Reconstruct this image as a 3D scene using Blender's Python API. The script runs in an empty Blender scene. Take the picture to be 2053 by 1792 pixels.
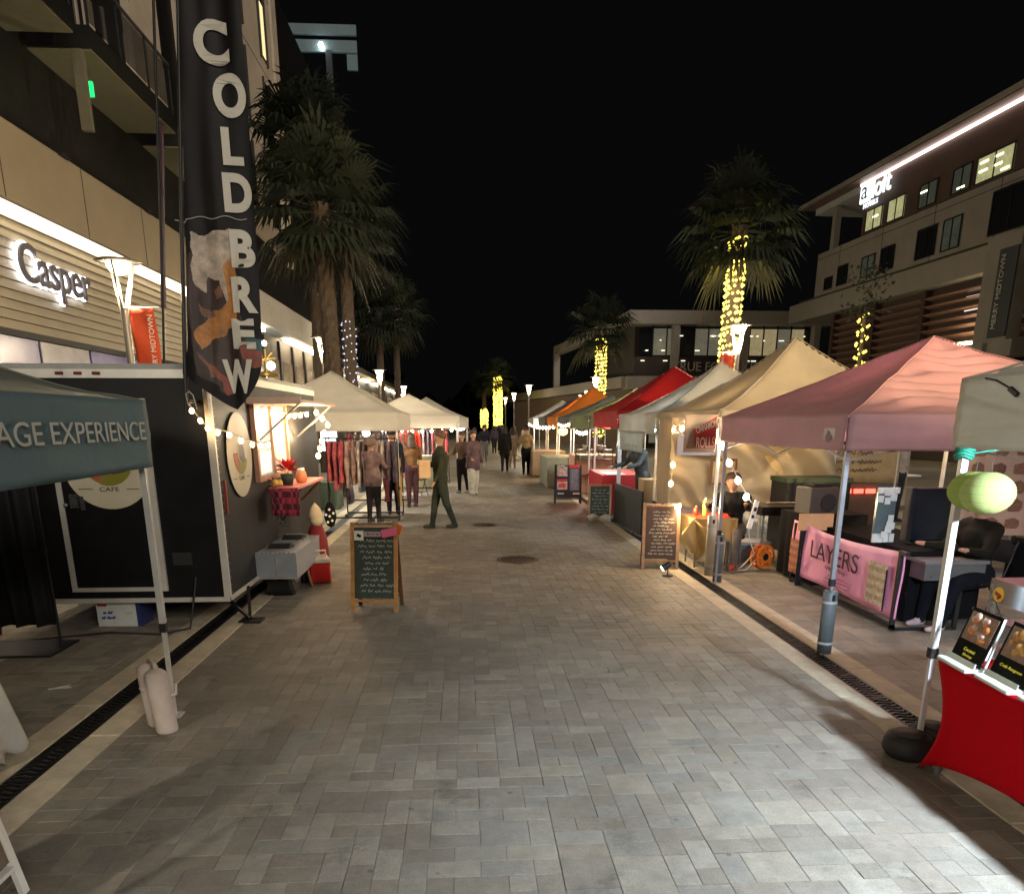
import bpy, bmesh, math, random
from mathutils import Vector, Matrix, noise
R = math.radians
rnd = random.Random(7)
S = bpy.context.scene
COL = S.collection

# ------------------------------------------------------------------ camera, sky, exposure
cam = bpy.data.cameras.new('camera'); co = bpy.data.objects.new('camera', cam); COL.objects.link(co)
co.location = (0, 0, 1.95); co.rotation_euler = (R(90 - 15.86), 0, R(-3.34))
cam.sensor_width = 36; cam.lens = 36 * 1500 / 2053; cam.shift_y = 375 / 2053; cam.clip_start = .05; cam.clip_end = 3000
S.camera = co
W = bpy.data.worlds.new('World'); S.world = W; W.use_nodes = True
bg = W.node_tree.nodes['Background']
bg.inputs['Color'].default_value = (.9, .93, 1.0, 1); bg.inputs['Strength'].default_value = .0009
S.view_settings.view_transform = 'Standard'; S.view_settings.look = 'None'
S.view_settings.exposure = 1.42; S.view_settings.gamma = 1; S.view_settings.use_curve_mapping = False
S.cycles.use_denoising = True
S.cycles.max_bounces = 6; S.cycles.diffuse_bounces = 3; S.cycles.glossy_bounces = 3; S.cycles.transmission_bounces = 4
S.cycles.transparent_max_bounces = 8; S.cycles.sample_clamp_indirect = 4; S.cycles.caustics_reflective = False; S.cycles.caustics_refractive = False
WARM = (1.0, .70, .38); COOL = (.78, .90, 1.0); SODIUM = (1.0, .80, .53); NEUT = (1, .93, .8)

def lamp(name, loc, col, watts, rad=.06, kind='POINT', aim=None, size=.3, spot=150, parent=None):
    L = bpy.data.lights.new(name, kind); L.energy = watts*2.9; L.color = col
    if kind == 'AREA': L.size = size
    else: L.shadow_soft_size = rad
    if kind == 'SPOT': L.spot_size = R(spot); L.spot_blend = .6 if spot > 60 else .35
    o = bpy.data.objects.new(name, L); COL.objects.link(o); o.location = loc
    if aim is not None: o.rotation_euler = (Vector(aim) - Vector(loc)).to_track_quat('-Z', 'Y').to_euler()
    if parent: o.parent = parent
    return o

sn_ = bpy.data.lights.new('night_glow', 'SUN'); sn_.energy = .44; sn_.angle = R(20); sn_.color = (1, .91, .78)
so_ = bpy.data.objects.new('night_glow', sn_); COL.objects.link(so_); so_.rotation_euler = Vector((-.60, 1.0, -.52)).to_track_quat('-Z', 'Y').to_euler()

# ------------------------------------------------------------------ materials
MC = {}
def M(name, col, rough=.6, metal=0, var=.12, scale=6, bump=0, bscale=40, trans=0, es=0, ecol=None, alpha=1, spec=.5, tr=0, wear=0):
    if name in MC: return MC[name]
    m = bpy.data.materials.new(name); m.use_nodes = True; nt = m.node_tree; N = nt.nodes; L = nt.links
    p = N['Principled BSDF']; out = N['Material Output']
    p.inputs['Base Color'].default_value = (*col, 1); p.inputs['Roughness'].default_value = rough
    p.inputs['Metallic'].default_value = metal; p.inputs['Specular IOR Level'].default_value = spec
    tc = None
    if var or bump:
        tc = N.new('ShaderNodeTexCoord')
    if var:
        no = N.new('ShaderNodeTexNoise'); no.inputs['Scale'].default_value = scale; no.inputs['Detail'].default_value = 5; no.inputs['Roughness'].default_value = .65
        L.new(tc.outputs['Object'], no.inputs['Vector'])
        mr = N.new('ShaderNodeMapRange'); mr.inputs['From Min'].default_value = .3; mr.inputs['From Max'].default_value = .7
        mr.inputs['To Min'].default_value = 1 - var; mr.inputs['To Max'].default_value = 1 + var
        L.new(no.outputs['Fac'], mr.inputs['Value'])
        mx = N.new('ShaderNodeMix'); mx.data_type = 'RGBA'; mx.blend_type = 'MULTIPLY'; mx.inputs[0].default_value = 1
        mx.inputs[6].default_value = (*col, 1); L.new(mr.outputs[0], mx.inputs[7]); L.new(mx.outputs[2], p.inputs['Base Color'])
        r2 = N.new('ShaderNodeMapRange'); r2.inputs['To Min'].default_value = max(0, rough - .08); r2.inputs['To Max'].default_value = min(1, rough + .08)
        L.new(no.outputs['Fac'], r2.inputs['Value']); L.new(r2.outputs[0], p.inputs['Roughness'])
    if bump:
        n2 = N.new('ShaderNodeTexNoise'); n2.inputs['Scale'].default_value = bscale; n2.inputs['Detail'].default_value = 4
        L.new(tc.outputs['Object'], n2.inputs['Vector'])
        b = N.new('ShaderNodeBump'); b.inputs['Strength'].default_value = bump; b.inputs['Distance'].default_value = .02
        L.new(n2.outputs['Fac'], b.inputs['Height']); L.new(b.outputs[0], p.inputs['Normal'])
    if es:
        p.inputs['Emission Color'].default_value = (*(ecol or col), 1); p.inputs['Emission Strength'].default_value = es
    if tr:
        t = N.new('ShaderNodeBsdfTranslucent'); t.inputs['Color'].default_value = (*col, 1)
        ms = N.new('ShaderNodeMixShader'); ms.inputs[0].default_value = tr
        if var: L.new(mx.outputs[2], t.inputs['Color'])
        L.new(p.outputs[0], ms.inputs[1]); L.new(t.outputs[0], ms.inputs[2]); L.new(ms.outputs[0], out.inputs['Surface'])
    if alpha < 1:
        p.inputs['Alpha'].default_value = alpha
    m.diffuse_color = (*col, 1)
    MC[name] = m
    return m

def Mpaver(name, base, attr):
    m = bpy.data.materials.new(name); m.use_nodes = True; nt = m.node_tree; N = nt.nodes; L = nt.links
    p = N['Principled BSDF']; p.inputs['Roughness'].default_value = .62; p.inputs['Specular IOR Level'].default_value = .45
    tc = N.new('ShaderNodeNewGeometry')
    if attr:
        a = N.new('ShaderNodeAttribute'); a.attribute_name = 'tone'; src = a.outputs['Fac']
    else:
        a = N.new('ShaderNodeObjectInfo'); src = a.outputs['Random']
    cr = N.new('ShaderNodeValToRGB'); e = cr.color_ramp
    e.elements[0].color = (base[0]*.84, base[1]*.82, base[2]*.80, 1); e.elements[1].color = (base[0]*1.16, base[1]*1.15, base[2]*1.13, 1)
    k = e.elements.new(.3); k.color = (base[0]*.92, base[1]*.86, base[2]*.80, 1)
    k = e.elements.new(.55); k.color = (base[0]*.92, base[1]*.94, base[2]*.95, 1)
    k = e.elements.new(.8); k.color = (base[0]*1.12, base[1]*1.08, base[2]*1.02, 1)
    L.new(src, cr.inputs[0])
    big = N.new('ShaderNodeTexNoise'); big.inputs['Scale'].default_value = .9; big.inputs['Detail'].default_value = 6; big.inputs['Roughness'].default_value = .7
    mid = N.new('ShaderNodeTexNoise'); mid.inputs['Scale'].default_value = 9; mid.inputs['Detail'].default_value = 8; mid.inputs['Roughness'].default_value = .75
    fin = N.new('ShaderNodeTexNoise'); fin.inputs['Scale'].default_value = 160; fin.inputs['Detail'].default_value = 3
    stn = N.new('ShaderNodeTexNoise'); stn.inputs['Scale'].default_value = 2.3; stn.inputs['Detail'].default_value = 7; stn.inputs['Roughness'].default_value = .8
    for n in (big, mid, fin, stn): L.new(tc.outputs['Position'], n.inputs['Vector'])
    cur = cr.outputs[0]
    for n, lo, hi in ((big, .74, 1.24), (mid, .74, 1.26), (fin, .80, 1.2), (stn, .55, 1.04)):
        mr = N.new('ShaderNodeMapRange'); mr.inputs['From Min'].default_value = .3; mr.inputs['From Max'].default_value = .7 if n is not stn else .44
        mr.inputs['To Min'].default_value = lo; mr.inputs['To Max'].default_value = hi; L.new(n.outputs['Fac'], mr.inputs['Value'])
        mx = N.new('ShaderNodeMix'); mx.data_type = 'RGBA'; mx.blend_type = 'MULTIPLY'; mx.inputs[0].default_value = 1
        L.new(cur, mx.inputs[6]); L.new(mr.outputs[0], mx.inputs[7]); cur = mx.outputs[2]
    vo = N.new('ShaderNodeTexVoronoi'); vo.inputs['Scale'].default_value = 4.2; L.new(tc.outputs['Position'], vo.inputs['Vector'])
    vr = N.new('ShaderNodeMapRange'); vr.inputs['From Min'].default_value = .045; vr.inputs['From Max'].default_value = .075; vr.inputs['To Min'].default_value = .55; vr.inputs['To Max'].default_value = 1; L.new(vo.outputs['Distance'], vr.inputs['Value'])
    vm = N.new('ShaderNodeMix'); vm.data_type = 'RGBA'; vm.blend_type = 'MULTIPLY'; vm.inputs[0].default_value = 1; L.new(cur, vm.inputs[6]); L.new(vr.outputs[0], vm.inputs[7]); cur = vm.outputs[2]
    L.new(cur, p.inputs['Base Color'])
    rr = N.new('ShaderNodeMapRange'); rr.inputs['To Min'].default_value = .42; rr.inputs['To Max'].default_value = .85
    L.new(mid.outputs['Fac'], rr.inputs['Value']); L.new(rr.outputs[0], p.inputs['Roughness'])
    b = N.new('ShaderNodeBump'); b.inputs['Strength'].default_value = .35; b.inputs['Distance'].default_value = .004
    L.new(fin.outputs['Fac'], b.inputs['Height']); b2 = N.new('ShaderNodeBump'); b2.inputs['Strength'].default_value = .4; b2.inputs['Distance'].default_value = .008
    L.new(mid.outputs['Fac'], b2.inputs['Height']); L.new(b.outputs[0], b2.inputs['Normal']); L.new(b2.outputs[0], p.inputs['Normal'])
    return m

# shared palette
WHITE_METAL = M('white_metal', (.62, .62, .6), .35, .3)
GREY_METAL = M('grey_metal', (.22, .23, .24), .4, .6)
STEEL = M('steel', (.45, .46, .48), .28, .9, scale=20)
CHROME = M('chrome', (.62, .64, .68), .16, 1, var=.05)
BLACK_METAL = M('black_metal', (.015, .015, .017), .4, .2)
BLACK = M('black_cloth', (.005, .005, .006), .9, bump=.3, spec=.15)
DARK = M('dark_shape', (.008, .008, .009), .6, spec=.25)
WOOD = M('light_wood', (.30, .15, .055), .5, scale=14, var=.3)
WOOD_D = M('dark_wood', (.10, .04, .018), .5, scale=14, var=.3)
CHALK = M('chalkboard', (.034, .045, .032), .7, var=.35, scale=12)
CHALKW = M('chalk', (.36, .38, .32), .9)
WHITE = M('white_paint', (.75, .74, .70), .5)
RED = M('red_plastic', (.45, .012, .012), .4)
RUBBER = M('rubber', (.012, .012, .012), .8)
BULB = M('warm_bulb', (1, .72, .36), es=9, ecol=(1, .60, .24), var=0)
BULB_W = M('white_bulb', (1, .93, .8), es=9, ecol=(1, .86, .62), var=0)
BULB_Y = M('yellow_bulb', (1, .85, .2), es=1.25, ecol=(1, .80, .10), var=0)
BULB_B = M('blue_bulb', (.7, .75, 1), es=.35, ecol=(.66, .70, 1), var=0)
CABLE = M('white_cable', (.6, .58, .52), .6)
CABLE_D = M('dark_cable', (.02, .02, .02), .6)
CARD = M('cardboard', (.42, .26, .13), .8, var=.1)
SKIN = M('skin', (.42, .23, .15), .55, var=.05)

# ------------------------------------------------------------------ mesh builder
class MB:
    def __init__(s): s.v = []; s.f = []; s.m = []; s.s = []
    def add(s, vs, fs, mi=0, sm=False, mtx=None):
        o = len(s.v)
        s.v += [tuple(mtx @ Vector(v)) if mtx else tuple(v) for v in vs]
        for f in fs: s.f.append([i + o for i in f]); s.m.append(mi); s.s.append(sm)
        return s
    def box(s, c, d, mi=0, rot=None, bev=0):
        x, y, z = d[0]/2, d[1]/2, d[2]/2
        if bev:
            b = min(bev, x*.45, y*.45, z*.45); vs = []; fs = []
            for sx in (-1, 1):
                for sy in (-1, 1):
                    for sz in (-1, 1):
                        vs += [(sx*x, sy*(y-b), sz*(z-b)), (sx*(x-b), sy*y, sz*(z-b)), (sx*(x-b), sy*(y-b), sz*z)]
            def I(a, b_, c_, k): return ((a*2+b_)*2+c_)*3+k
            for a in (0, 1):
                fs.append([I(a,0,0,0), I(a,0,1,0), I(a,1,1,0), I(a,1,0,0)]); fs.append([I(0,a,0,1), I(0,a,1,1), I(1,a,1,1), I(1,a,0,1)]); fs.append([I(0,0,a,2), I(0,1,a,2), I(1,1,a,2), I(1,0,a,2)])
                for b_ in (0, 1):
                    fs.append([I(a,b_,0,0), I(a,b_,1,0), I(a,b_,1,1), I(a,b_,0,1)]); fs.append([I(a,0,b_,0), I(a,1,b_,0), I(a,1,b_,2), I(a,0,b_,2)]); fs.append([I(0,a,b_,1), I(1,a,b_,1), I(1,a,b_,2), I(0,a,b_,2)])
                    for c_ in (0, 1): fs.append([I(a,b_,c_,0), I(a,b_,c_,1), I(a,b_,c_,2)])
        else:
            vs = [(-x,-y,-z),(x,-y,-z),(x,y,-z),(-x,y,-z),(-x,-y,z),(x,-y,z),(x,y,z),(-x,y,z)]
            fs = [[0,3,2,1],[4,5,6,7],[0,1,5,4],[1,2,6,5],[2,3,7,6],[3,0,4,7]]
        mt = Matrix.Translation(c)
        if rot: mt = mt @ Matrix.Rotation(rot[2], 4, 'Z') @ Matrix.Rotation(rot[1], 4, 'Y') @ Matrix.Rotation(rot[0], 4, 'X')
        return s.add(vs, fs, mi, False, mt)
    def bb(s, x0, x1, y0, y1, z0, z1, mi=0, bev=0): return s.box(((x0+x1)/2, (y0+y1)/2, (z0+z1)/2), (abs(x1-x0), abs(y1-y0), abs(z1-z0)), mi, bev=bev)
    def cyl(s, a, b, r0, r1=None, n=10, mi=0, cap=True, sm=True):
        a = Vector(a); b = Vector(b); r1 = r0 if r1 is None else r1
        d = (b - a); q = d.to_track_quat('Z', 'Y') if d.length > 1e-6 else Matrix.Identity(3).to_quaternion()
        vs = []
        for (c, r) in ((a, r0), (b, r1)):
            for i in range(n): t = 2*math.pi*(i+.5)/n; vs.append(c + q @ Vector((r*math.cos(t), r*math.sin(t), 0)))
        s.add(vs, [[i, (i+1) % n, n+(i+1) % n, n+i] for i in range(n)], mi, sm)
        if cap: s.add(vs, [list(range(n))[::-1], list(range(n, 2*n))], mi)
        return s
    def bar(s, a, b, w, h=None, mi=0):
        h = h or w; a = Vector(a); b = Vector(b); d = b - a; q = d.to_track_quat('Z', 'Y')
        vs = []
        for c in (a, b):
            for (x, y) in ((-w/2,-h/2),(w/2,-h/2),(w/2,h/2),(-w/2,h/2)): vs.append(c + q @ Vector((x, y, 0)))
        return s.add(vs, [[3,2,1,0],[4,5,6,7],[0,1,5,4],[1,2,6,5],[2,3,7,6],[3,0,4,7]], mi)
    def tube(s, pts, r, n=6, mi=0):
        pts = [Vector(p) for p in pts]; vs = []; L = len(pts)
        for i, p in enumerate(pts):
            d = pts[min(i+1, L-1)] - pts[max(i-1, 0)]; q = d.to_track_quat('Z', 'Y') if d.length > 1e-7 else Matrix.Identity(3).to_quaternion()
            rr = r[i] if isinstance(r, (list, tuple)) else r
            for k in range(n): t = 2*math.pi*k/n; vs.append(p + q @ Vector((rr*math.cos(t), rr*math.sin(t), 0)))
        fs = [[i*n+k, i*n+(k+1) % n, (i+1)*n+(k+1) % n, (i+1)*n+k] for i in range(L-1) for k in range(n)]
        s.add(vs, fs, mi, True); s.add(vs, [list(range(n))[::-1], list(range((L-1)*n, L*n))], mi); return s
    def lathe(s, prof, n=16, mi=0, c=(0,0,0), mtx=None):
        vs = [(c[0]+r*math.cos(2*math.pi*k/n), c[1]+r*math.sin(2*math.pi*k/n), c[2]+z) for r, z in prof for k in range(n)]
        return s.add(vs, [[i*n+k, i*n+(k+1) % n, (i+1)*n+(k+1) % n, (i+1)*n+k] for i in range(len(prof)-1) for k in range(n)], mi, True, mtx)
    def ball(s, c, r, mi=0, n=8, m=5, sc=(1,1,1)):
        prof = [(max(1e-4, math.sin(math.pi*i/m)), -math.cos(math.pi*i/m)) for i in range(m+1)]
        vs = [(c[0]+r*sc[0]*p*math.cos(2*math.pi*k/n), c[1]+r*sc[1]*p*math.sin(2*math.pi*k/n), c[2]+r*sc[2]*z) for p, z in prof for k in range(n)]
        return s.add(vs, [[i*n+k, i*n+(k+1) % n, (i+1)*n+(k+1) % n, (i+1)*n+k] for i in range(m) for k in range(n)], mi, True)
    def octa(s, c, r, mi=0):
        x, y, z = c
        return s.add([(x+r,y,z),(x-r,y,z),(x,y+r,z),(x,y-r,z),(x,y,z+r),(x,y,z-r)], [[0,2,4],[2,1,4],[1,3,4],[3,0,4],[2,0,5],[1,2,5],[3,1,5],[0,3,5]], mi)
    def grid(s, fn, nu, nv, mi=0, sm=True, flip=False):
        vs = [fn(i/nu, j/nv) for j in range(nv+1) for i in range(nu+1)]
        fs = [[j*(nu+1)+i, j*(nu+1)+i+1, (j+1)*(nu+1)+i+1, (j+1)*(nu+1)+i] for j in range(nv) for i in range(nu)]
        if flip: fs = [f[::-1] for f in fs]
        return s.add(vs, fs, mi, sm)
    def prism(s, poly, z0, z1, mi=0, mtx=None):
        n = len(poly); vs = [(x, y, z0) for x, y in poly] + [(x, y, z1) for x, y in poly]
        return s.add(vs, [list(range(n))[::-1], list(range(n, 2*n))] + [[i, (i+1) % n, n+(i+1) % n, n+i] for i in range(n)], mi, False, mtx)
    def mesh(s, name, mats):
        me = bpy.data.meshes.new(name); me.from_pydata(s.v, [], s.f)
        for m in (mats if isinstance(mats, (list, tuple)) else [mats]): me.materials.append(m)
        me.polygons.foreach_set('material_index', s.m); me.polygons.foreach_set('use_smooth', s.s)
        me.update(); return me
    def build(s, name, mats, parent=None, loc=None):
        o = bpy.data.objects.new(name, s.mesh(name, mats)); COL.objects.link(o)
        if parent: o.parent = parent
        if loc: o.location = loc
        return o

def tag(o, label=None, cat=None, group=None, kind=None):
    if label: o['label'] = label
    if cat: o['category'] = cat
    if group: o['group'] = group
    if kind: o['kind'] = kind
    return o
def thing(name, label, cat, loc=(0,0,0), rz=0, group=None):
    o = bpy.data.objects.new(name, None); COL.objects.link(o); o.location = loc; o.rotation_euler = (0, 0, rz)
    o.empty_display_size = .2
    return tag(o, label, cat, group)
def struct(o): o['kind'] = 'structure'; return o
def inst(name, me, parent, loc=(0,0,0), rot=(0,0,0), sc=(1,1,1)):
    o = bpy.data.objects.new(name, me); COL.objects.link(o); o.parent = parent; o.location = loc; o.rotation_euler = rot; o.scale = sc; return o
def copy_tree(o, parent=None):
    c = o.copy(); COL.objects.link(c)
    if parent: c.parent = parent
    for ch in list(o.children): copy_tree(ch, c)
    return c
def solid(o, t=.01):
    m = o.modifiers.new('thickness', 'SOLIDIFY'); m.thickness = t; m.offset = 0; return o

def text(name, string, w, h, mat, parent=None, loc=(0,0,0), rot=(R(90),0,0), depth=.004, align='CENTER', fat=0, warp=None, shear=0):
    """flat lettering of overall width w and height h, standing in its local XY plane"""
    c = bpy.data.curves.new(name, 'FONT'); c.body = string; c.size = 1; c.extrude = .02; c.offset = fat; c.shear = shear; c.resolution_u = 6
    t = bpy.data.objects.new(name, c); COL.objects.link(t)
    dg = bpy.context.evaluated_depsgraph_get(); me = bpy.data.meshes.new_from_object(t.evaluated_get(dg)); bpy.data.objects.remove(t)
    xs = [v.co.x for v in me.vertices]; ys = [v.co.y for v in me.vertices]
    x0, x1, y0, y1 = min(xs), max(xs), min(ys), max(ys)
    for v in me.vertices:
        x = (v.co.x-(x0+x1)/2)/(x1-x0)*w; y = (v.co.y-(y0+y1)/2)/(y1-y0)*h; z = v.co.z/.02*depth/2
        v.co = warp(x, y, z) if warp else (x, y, z)
    me.materials.clear(); me.materials.append(mat)
    o = bpy.data.objects.new(name, me); COL.objects.link(o); o.location = loc; o.rotation_euler = rot
    if parent: o.parent = parent
    return o

def scribble(mb, w, h, lines, mi=0, r=None, seed=0, fill=.85, align='c'):
    """unreadable handwriting as thin strokes in the XZ plane (y=0), centred"""
    rr = random.Random(seed); lh = h/lines; th = lh*.055 if r is None else r
    for i in range(lines):
        z = h/2 - (i+.5)*lh; L = w*fill*rr.uniform(.55, 1); x = -L/2 if align == 'c' else -w*fill/2; x1 = x+L
        while x < x1:
            wl = rr.uniform(.10, .24)*w; n = max(3, int(wl/(lh*.22))); pts = []
            for k in range(n+1):
                pts.append((x+wl*k/n+rr.uniform(-.1, .1)*lh, z+(rr.uniform(.05, .34) if k % 2 else -rr.uniform(.05, .3))*lh))
            for a, b in zip(pts, pts[1:]):
                dx, dz = b[0]-a[0], b[1]-a[1]; l = math.hypot(dx, dz) or 1; nx, nz = -dz/l*th, dx/l*th
                mb.add([(a[0]-nx,0,a[1]-nz),(b[0]-nx,0,b[1]-nz),(b[0]+nx,0,b[1]+nz),(a[0]+nx,0,a[1]+nz)], [[0,1,2,3]], mi)
            x += wl+lh*.35
    return mb
# ================================================================== THE GROUND
PB = (.205, .187, .157)
PAV_A = Mpaver('paver_concrete', PB, True); PAV_O = Mpaver('paver_concrete_piece', PB, False)
GR = M('sand_bed', (.085, .077, .065), .9, var=.3, scale=3, bump=.4)
g = struct(MB().add([(-400,-120,-.016),(400,-120,-.016),(400,700,-.016),(-400,700,-.016)], [[0,1,2,3]]).build('ground', GR))
XL, XR, DW = -2.27, 2.70, .56      # street side edges of the two drain channels, and their width

def paver_geo(x0, x1, y0, y1, z, tilt):
    g_ = .0010; b = .0022; zb = -.012
    X0, X1, Y0, Y1 = x0+g_, x1-g_, y0+g_, y1-g_
    top = [(X0+b, Y0+b, z+tilt), (X1-b, Y0+b, z-tilt), (X1-b, Y1-b, z-tilt), (X0+b, Y1-b, z+tilt)]
    low = [(X0, Y0, z-b), (X1, Y0, z-b), (X1, Y1, z-b), (X0, Y1, z-b)]
    base = [(X0, Y0, zb), (X1, Y0, zb), (X1, Y1, zb), (X0, Y1, zb)]
    f = [[0,1,2,3]] + [[4+i, 4+(i+1) % 4, (i+1) % 4, i] for i in range(4)] + [[8+i, 8+(i+1) % 4, 4+(i+1) % 4, 4+i] for i in range(4)]
    return top+low+base, f
def lay(x0, x1, y0, y1, cell, seed):
    rr = random.Random(seed); nx = max(1, round((x1-x0)/cell)); ny = round((y1-y0)/cell); cx = (x1-x0)/nx; cy = (y1-y0)/ny
    used = [[0]*nx for _ in range(ny)]; out = []
    for j in range(ny):
        for i in range(nx):
            if used[j][i]: continue
            opts = [(1,1)]*5 + [(2,1)]*6 + [(1,2)]*3 + [(2,2)]*2
            rr.shuffle(opts)
            for (w, h) in opts + [(1,1)]:
                if i+w <= nx and j+h <= ny and all(not used[j+b][i+a] for a in range(w) for b in range(h)): break
            for a in range(w):
                for b in range(h): used[j+b][i+a] = 1
            out.append((x0+i*cx, x0+(i+w)*cx, y0+j*cy, y0+(j+h)*cy))
    return out
pav = lay(XL, XR, 1.6, 40, .120, 3)
side = lay(XR+DW, 9.2, 1.0, 24, .124, 5) + lay(-9.2, XL-DW, 1.0, 24, .124, 9)
street = struct(MB().add([(XL,1,-.0062),(XR,1,-.0062),(XR,40,-.0062),(XL,40,-.0062)], [[0,1,2,3]]).build('street_paving', GR))
far = struct(MB().add([(-9.2,40,-.002),(9.2,40,-.002),(9.2,240,-.002),(-9.2,240,-.002)], [[0,1,2,3]]).build('far_pavement', PAV_O))
def score(p):
    cx, cy = (p[0]+p[1])/2, (p[2]+p[3])/2
    if cy < 2.7 or abs(cx-.12*cy*.5) > .72*cy+.05: return 1e9
    return (cx*cx+cy*cy)/((p[1]-p[0])*(p[3]-p[2]))**.5
pav.sort(key=score)
pr_ = random.Random(11); meshes = {}
for p in pav[:300]:
    k = (round((p[1]-p[0])/.05), round((p[3]-p[2])/.05), pr_.randrange(3))
    w, h = p[1]-p[0], p[3]-p[2]
    if k not in meshes:
        v, f = paver_geo(-w/2, w/2, -h/2, h/2, 0, pr_.uniform(-.0008, .0008)); meshes[k] = MB().add(v, f).mesh('paver', PAV_O)
    inst('paver', meshes[k], street, ((p[0]+p[1])/2, (p[2]+p[3])/2, pr_.uniform(-.0014, .0014)))
def joined(name, ps, parent, mat, seed):
    mb = MB(); tones = []; rr = random.Random(seed)
    for p in ps:
        v, f = paver_geo(*p, rr.uniform(-.0018, .0014), rr.uniform(-.0008, .0008)); mb.add(v, f); t = rr.random(); tones += [t]*len(f)
    o = mb.build(name, mat, parent); a = o.data.attributes.new('tone', 'FLOAT', 'FACE'); a.data.foreach_set('value', tones); o['kind'] = 'stuff'; return o
joined('pavers', pav[300:], street, PAV_A, 2)
sw = struct(MB().add([(XR+DW,1,-.0062),(9.2,1,-.0062),(9.2,24,-.0062),(XR+DW,24,-.0062)], [[0,1,2,3]]).build('right_pavement', GR))
sw2 = struct(MB().add([(-9.2,1,-.0062),(XL-DW,1,-.0062),(XL-DW,24,-.0062),(-9.2,24,-.0062)], [[0,1,2,3]]).build('left_pavement', GR))
joined('pavers', [p for p in side if p[0] > 0], sw, PAV_A, 4); joined('pavers', [p for p in side if p[0] < 0], sw2, PAV_A, 6)
for s_, nm in ((1, sw), (-1, sw2)):
    q = MB().add([(s_*9.2,1,-.002),(s_*9.2,30,-.002),(s_*60,30,-.002),(s_*60,1,-.002)][::-s_], [[0,1,2,3]]).build('outer_slab', PAV_O, nm)
    q = MB().add([(s_*9.2,30.0,-.003),(s_*9.2,240,-.003),(s_*60,240,-.003),(s_*60,30,-.003)][::-s_], [[0,1,2,3]]).build('outer_slab', PAV_O, nm)
    xa, xb = sorted((s_*9.2, (XR+DW) if s_ > 0 else (XL-DW)))
    MB().add([(xa,24,-.0025),(xb,24,-.0025),(xb,40,-.0025),(xa,40,-.0025)], [[0,1,2,3]]).build('outer_slab', PAV_O, nm)
# trench drains: two pale setts with a slotted iron grate between
KERB = M('pale_concrete', (.48, .42, .31), .75, var=.22, scale=5, bump=.35, bscale=60); IRON = M('cast_iron', (.02, .018, .018), .45, .7, bump=.3)
rr = random.Random(5)
km = [MB().box((0, 0, -.012), (.193, L_, .034), bev=.006).mesh('kerb_sett', KERB) for L_ in (.892, 1.192)]
gb = MB(); gb.bb(-.083,-.07,-.246,.246,-.02,.001); gb.bb(.07,.083,-.246,.246,-.02,.001); gb.bb(-.07,.07,-.246,-.236,-.02,.001); gb.bb(-.07,.07,.236,.246,-.02,.001)
for k in range(9):
    y = -.205+k*.051; pts = [(-.07, y-.01, -.008), (-.035, y+.014, -.008), (0, y-.002, -.008), (.035, y-.014, -.008), (.07, y+.01, -.008)]
    for a, b in zip(pts, pts[1:]): gb.bar(a, b, .014, .018)
gm = gb.mesh('drain_grate', IRON)
for x0, nm in ((XL-DW, 'left_drain'), (XR, 'right_drain')):
    d = struct(MB().bb(x0+.19, x0+.37, 1, 60, -.10, -.09).build(nm, IRON))
    for xx in (x0+.0965, x0+DW-.0965):
        y = 1.0+rr.random()*.4
        while y < 60:
            L_ = 1.2 if rr.random() < .6 else .9
            if y < 17: inst('kerb_sett', km[L_ > 1], d, (xx, y+L_/2, rr.uniform(-.001, .002)))
            else: MB().box((xx, y+L_/2, -.012), (.193, L_-.008, .034)).build('kerb_sett', KERB, d)
            y += L_
    for k in range(26): inst('drain_grate', gm, d, (x0+.28, 1.25+k*.5, -.001))
    MB().bb(x0+.197, x0+.363, 14, 60, -.02, -.002).build('drain_cover', IRON, d)
MH = M('manhole_iron', (.085, .055, .038), .5, .5, var=.3, scale=30, bump=.5)
for (x, y, r, lb) in ((.72, 10.85, .31, 'round rust brown manhole cover, the nearer one in the middle of the street'), (.31, 14.7, .27, 'round dark manhole cover beside the feet of the walking man')):
    m_ = thing('manhole_cover', lb, 'manhole cover', (x, y, 0), group='manhole covers in the paving')
    MB().lathe([(r, -.005), (r, .0045), (r-.025, .0055), (r-.03, .003), (.0001, .003)], 28).build('rim', MH, m_)
    t = MB()
    for i in range(-5, 6):
        for j in range(-5, 6):
            if math.hypot(i, j)*.045 < r-.06: t.box((i*.045, j*.045, .0045), (.024, .024, .004), rot=(0, 0, R(45)))
    t.build('tread', MH, m_)
# flat scraps on the left pavement
WIREW = M('paper_scrap', (.6, .6, .58), .8)
for (x, y, a, lb) in ((-3.12, 5.55, .2, 'small white paper scrap lying on the dark left pavement'), (5.0, 6.6, 1.1, 'pale chalk smudge on the paving in front of the pink banner')):
    tag(MB().box((0,0,.002), (.16,.012,.003)).box((.01,.03,.002), (.11,.010,.003), rot=(0,0,.5)).build('paper_scrap', WIREW, loc=(x, y, 0)), lb, 'litter').rotation_euler[2] = a

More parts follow.
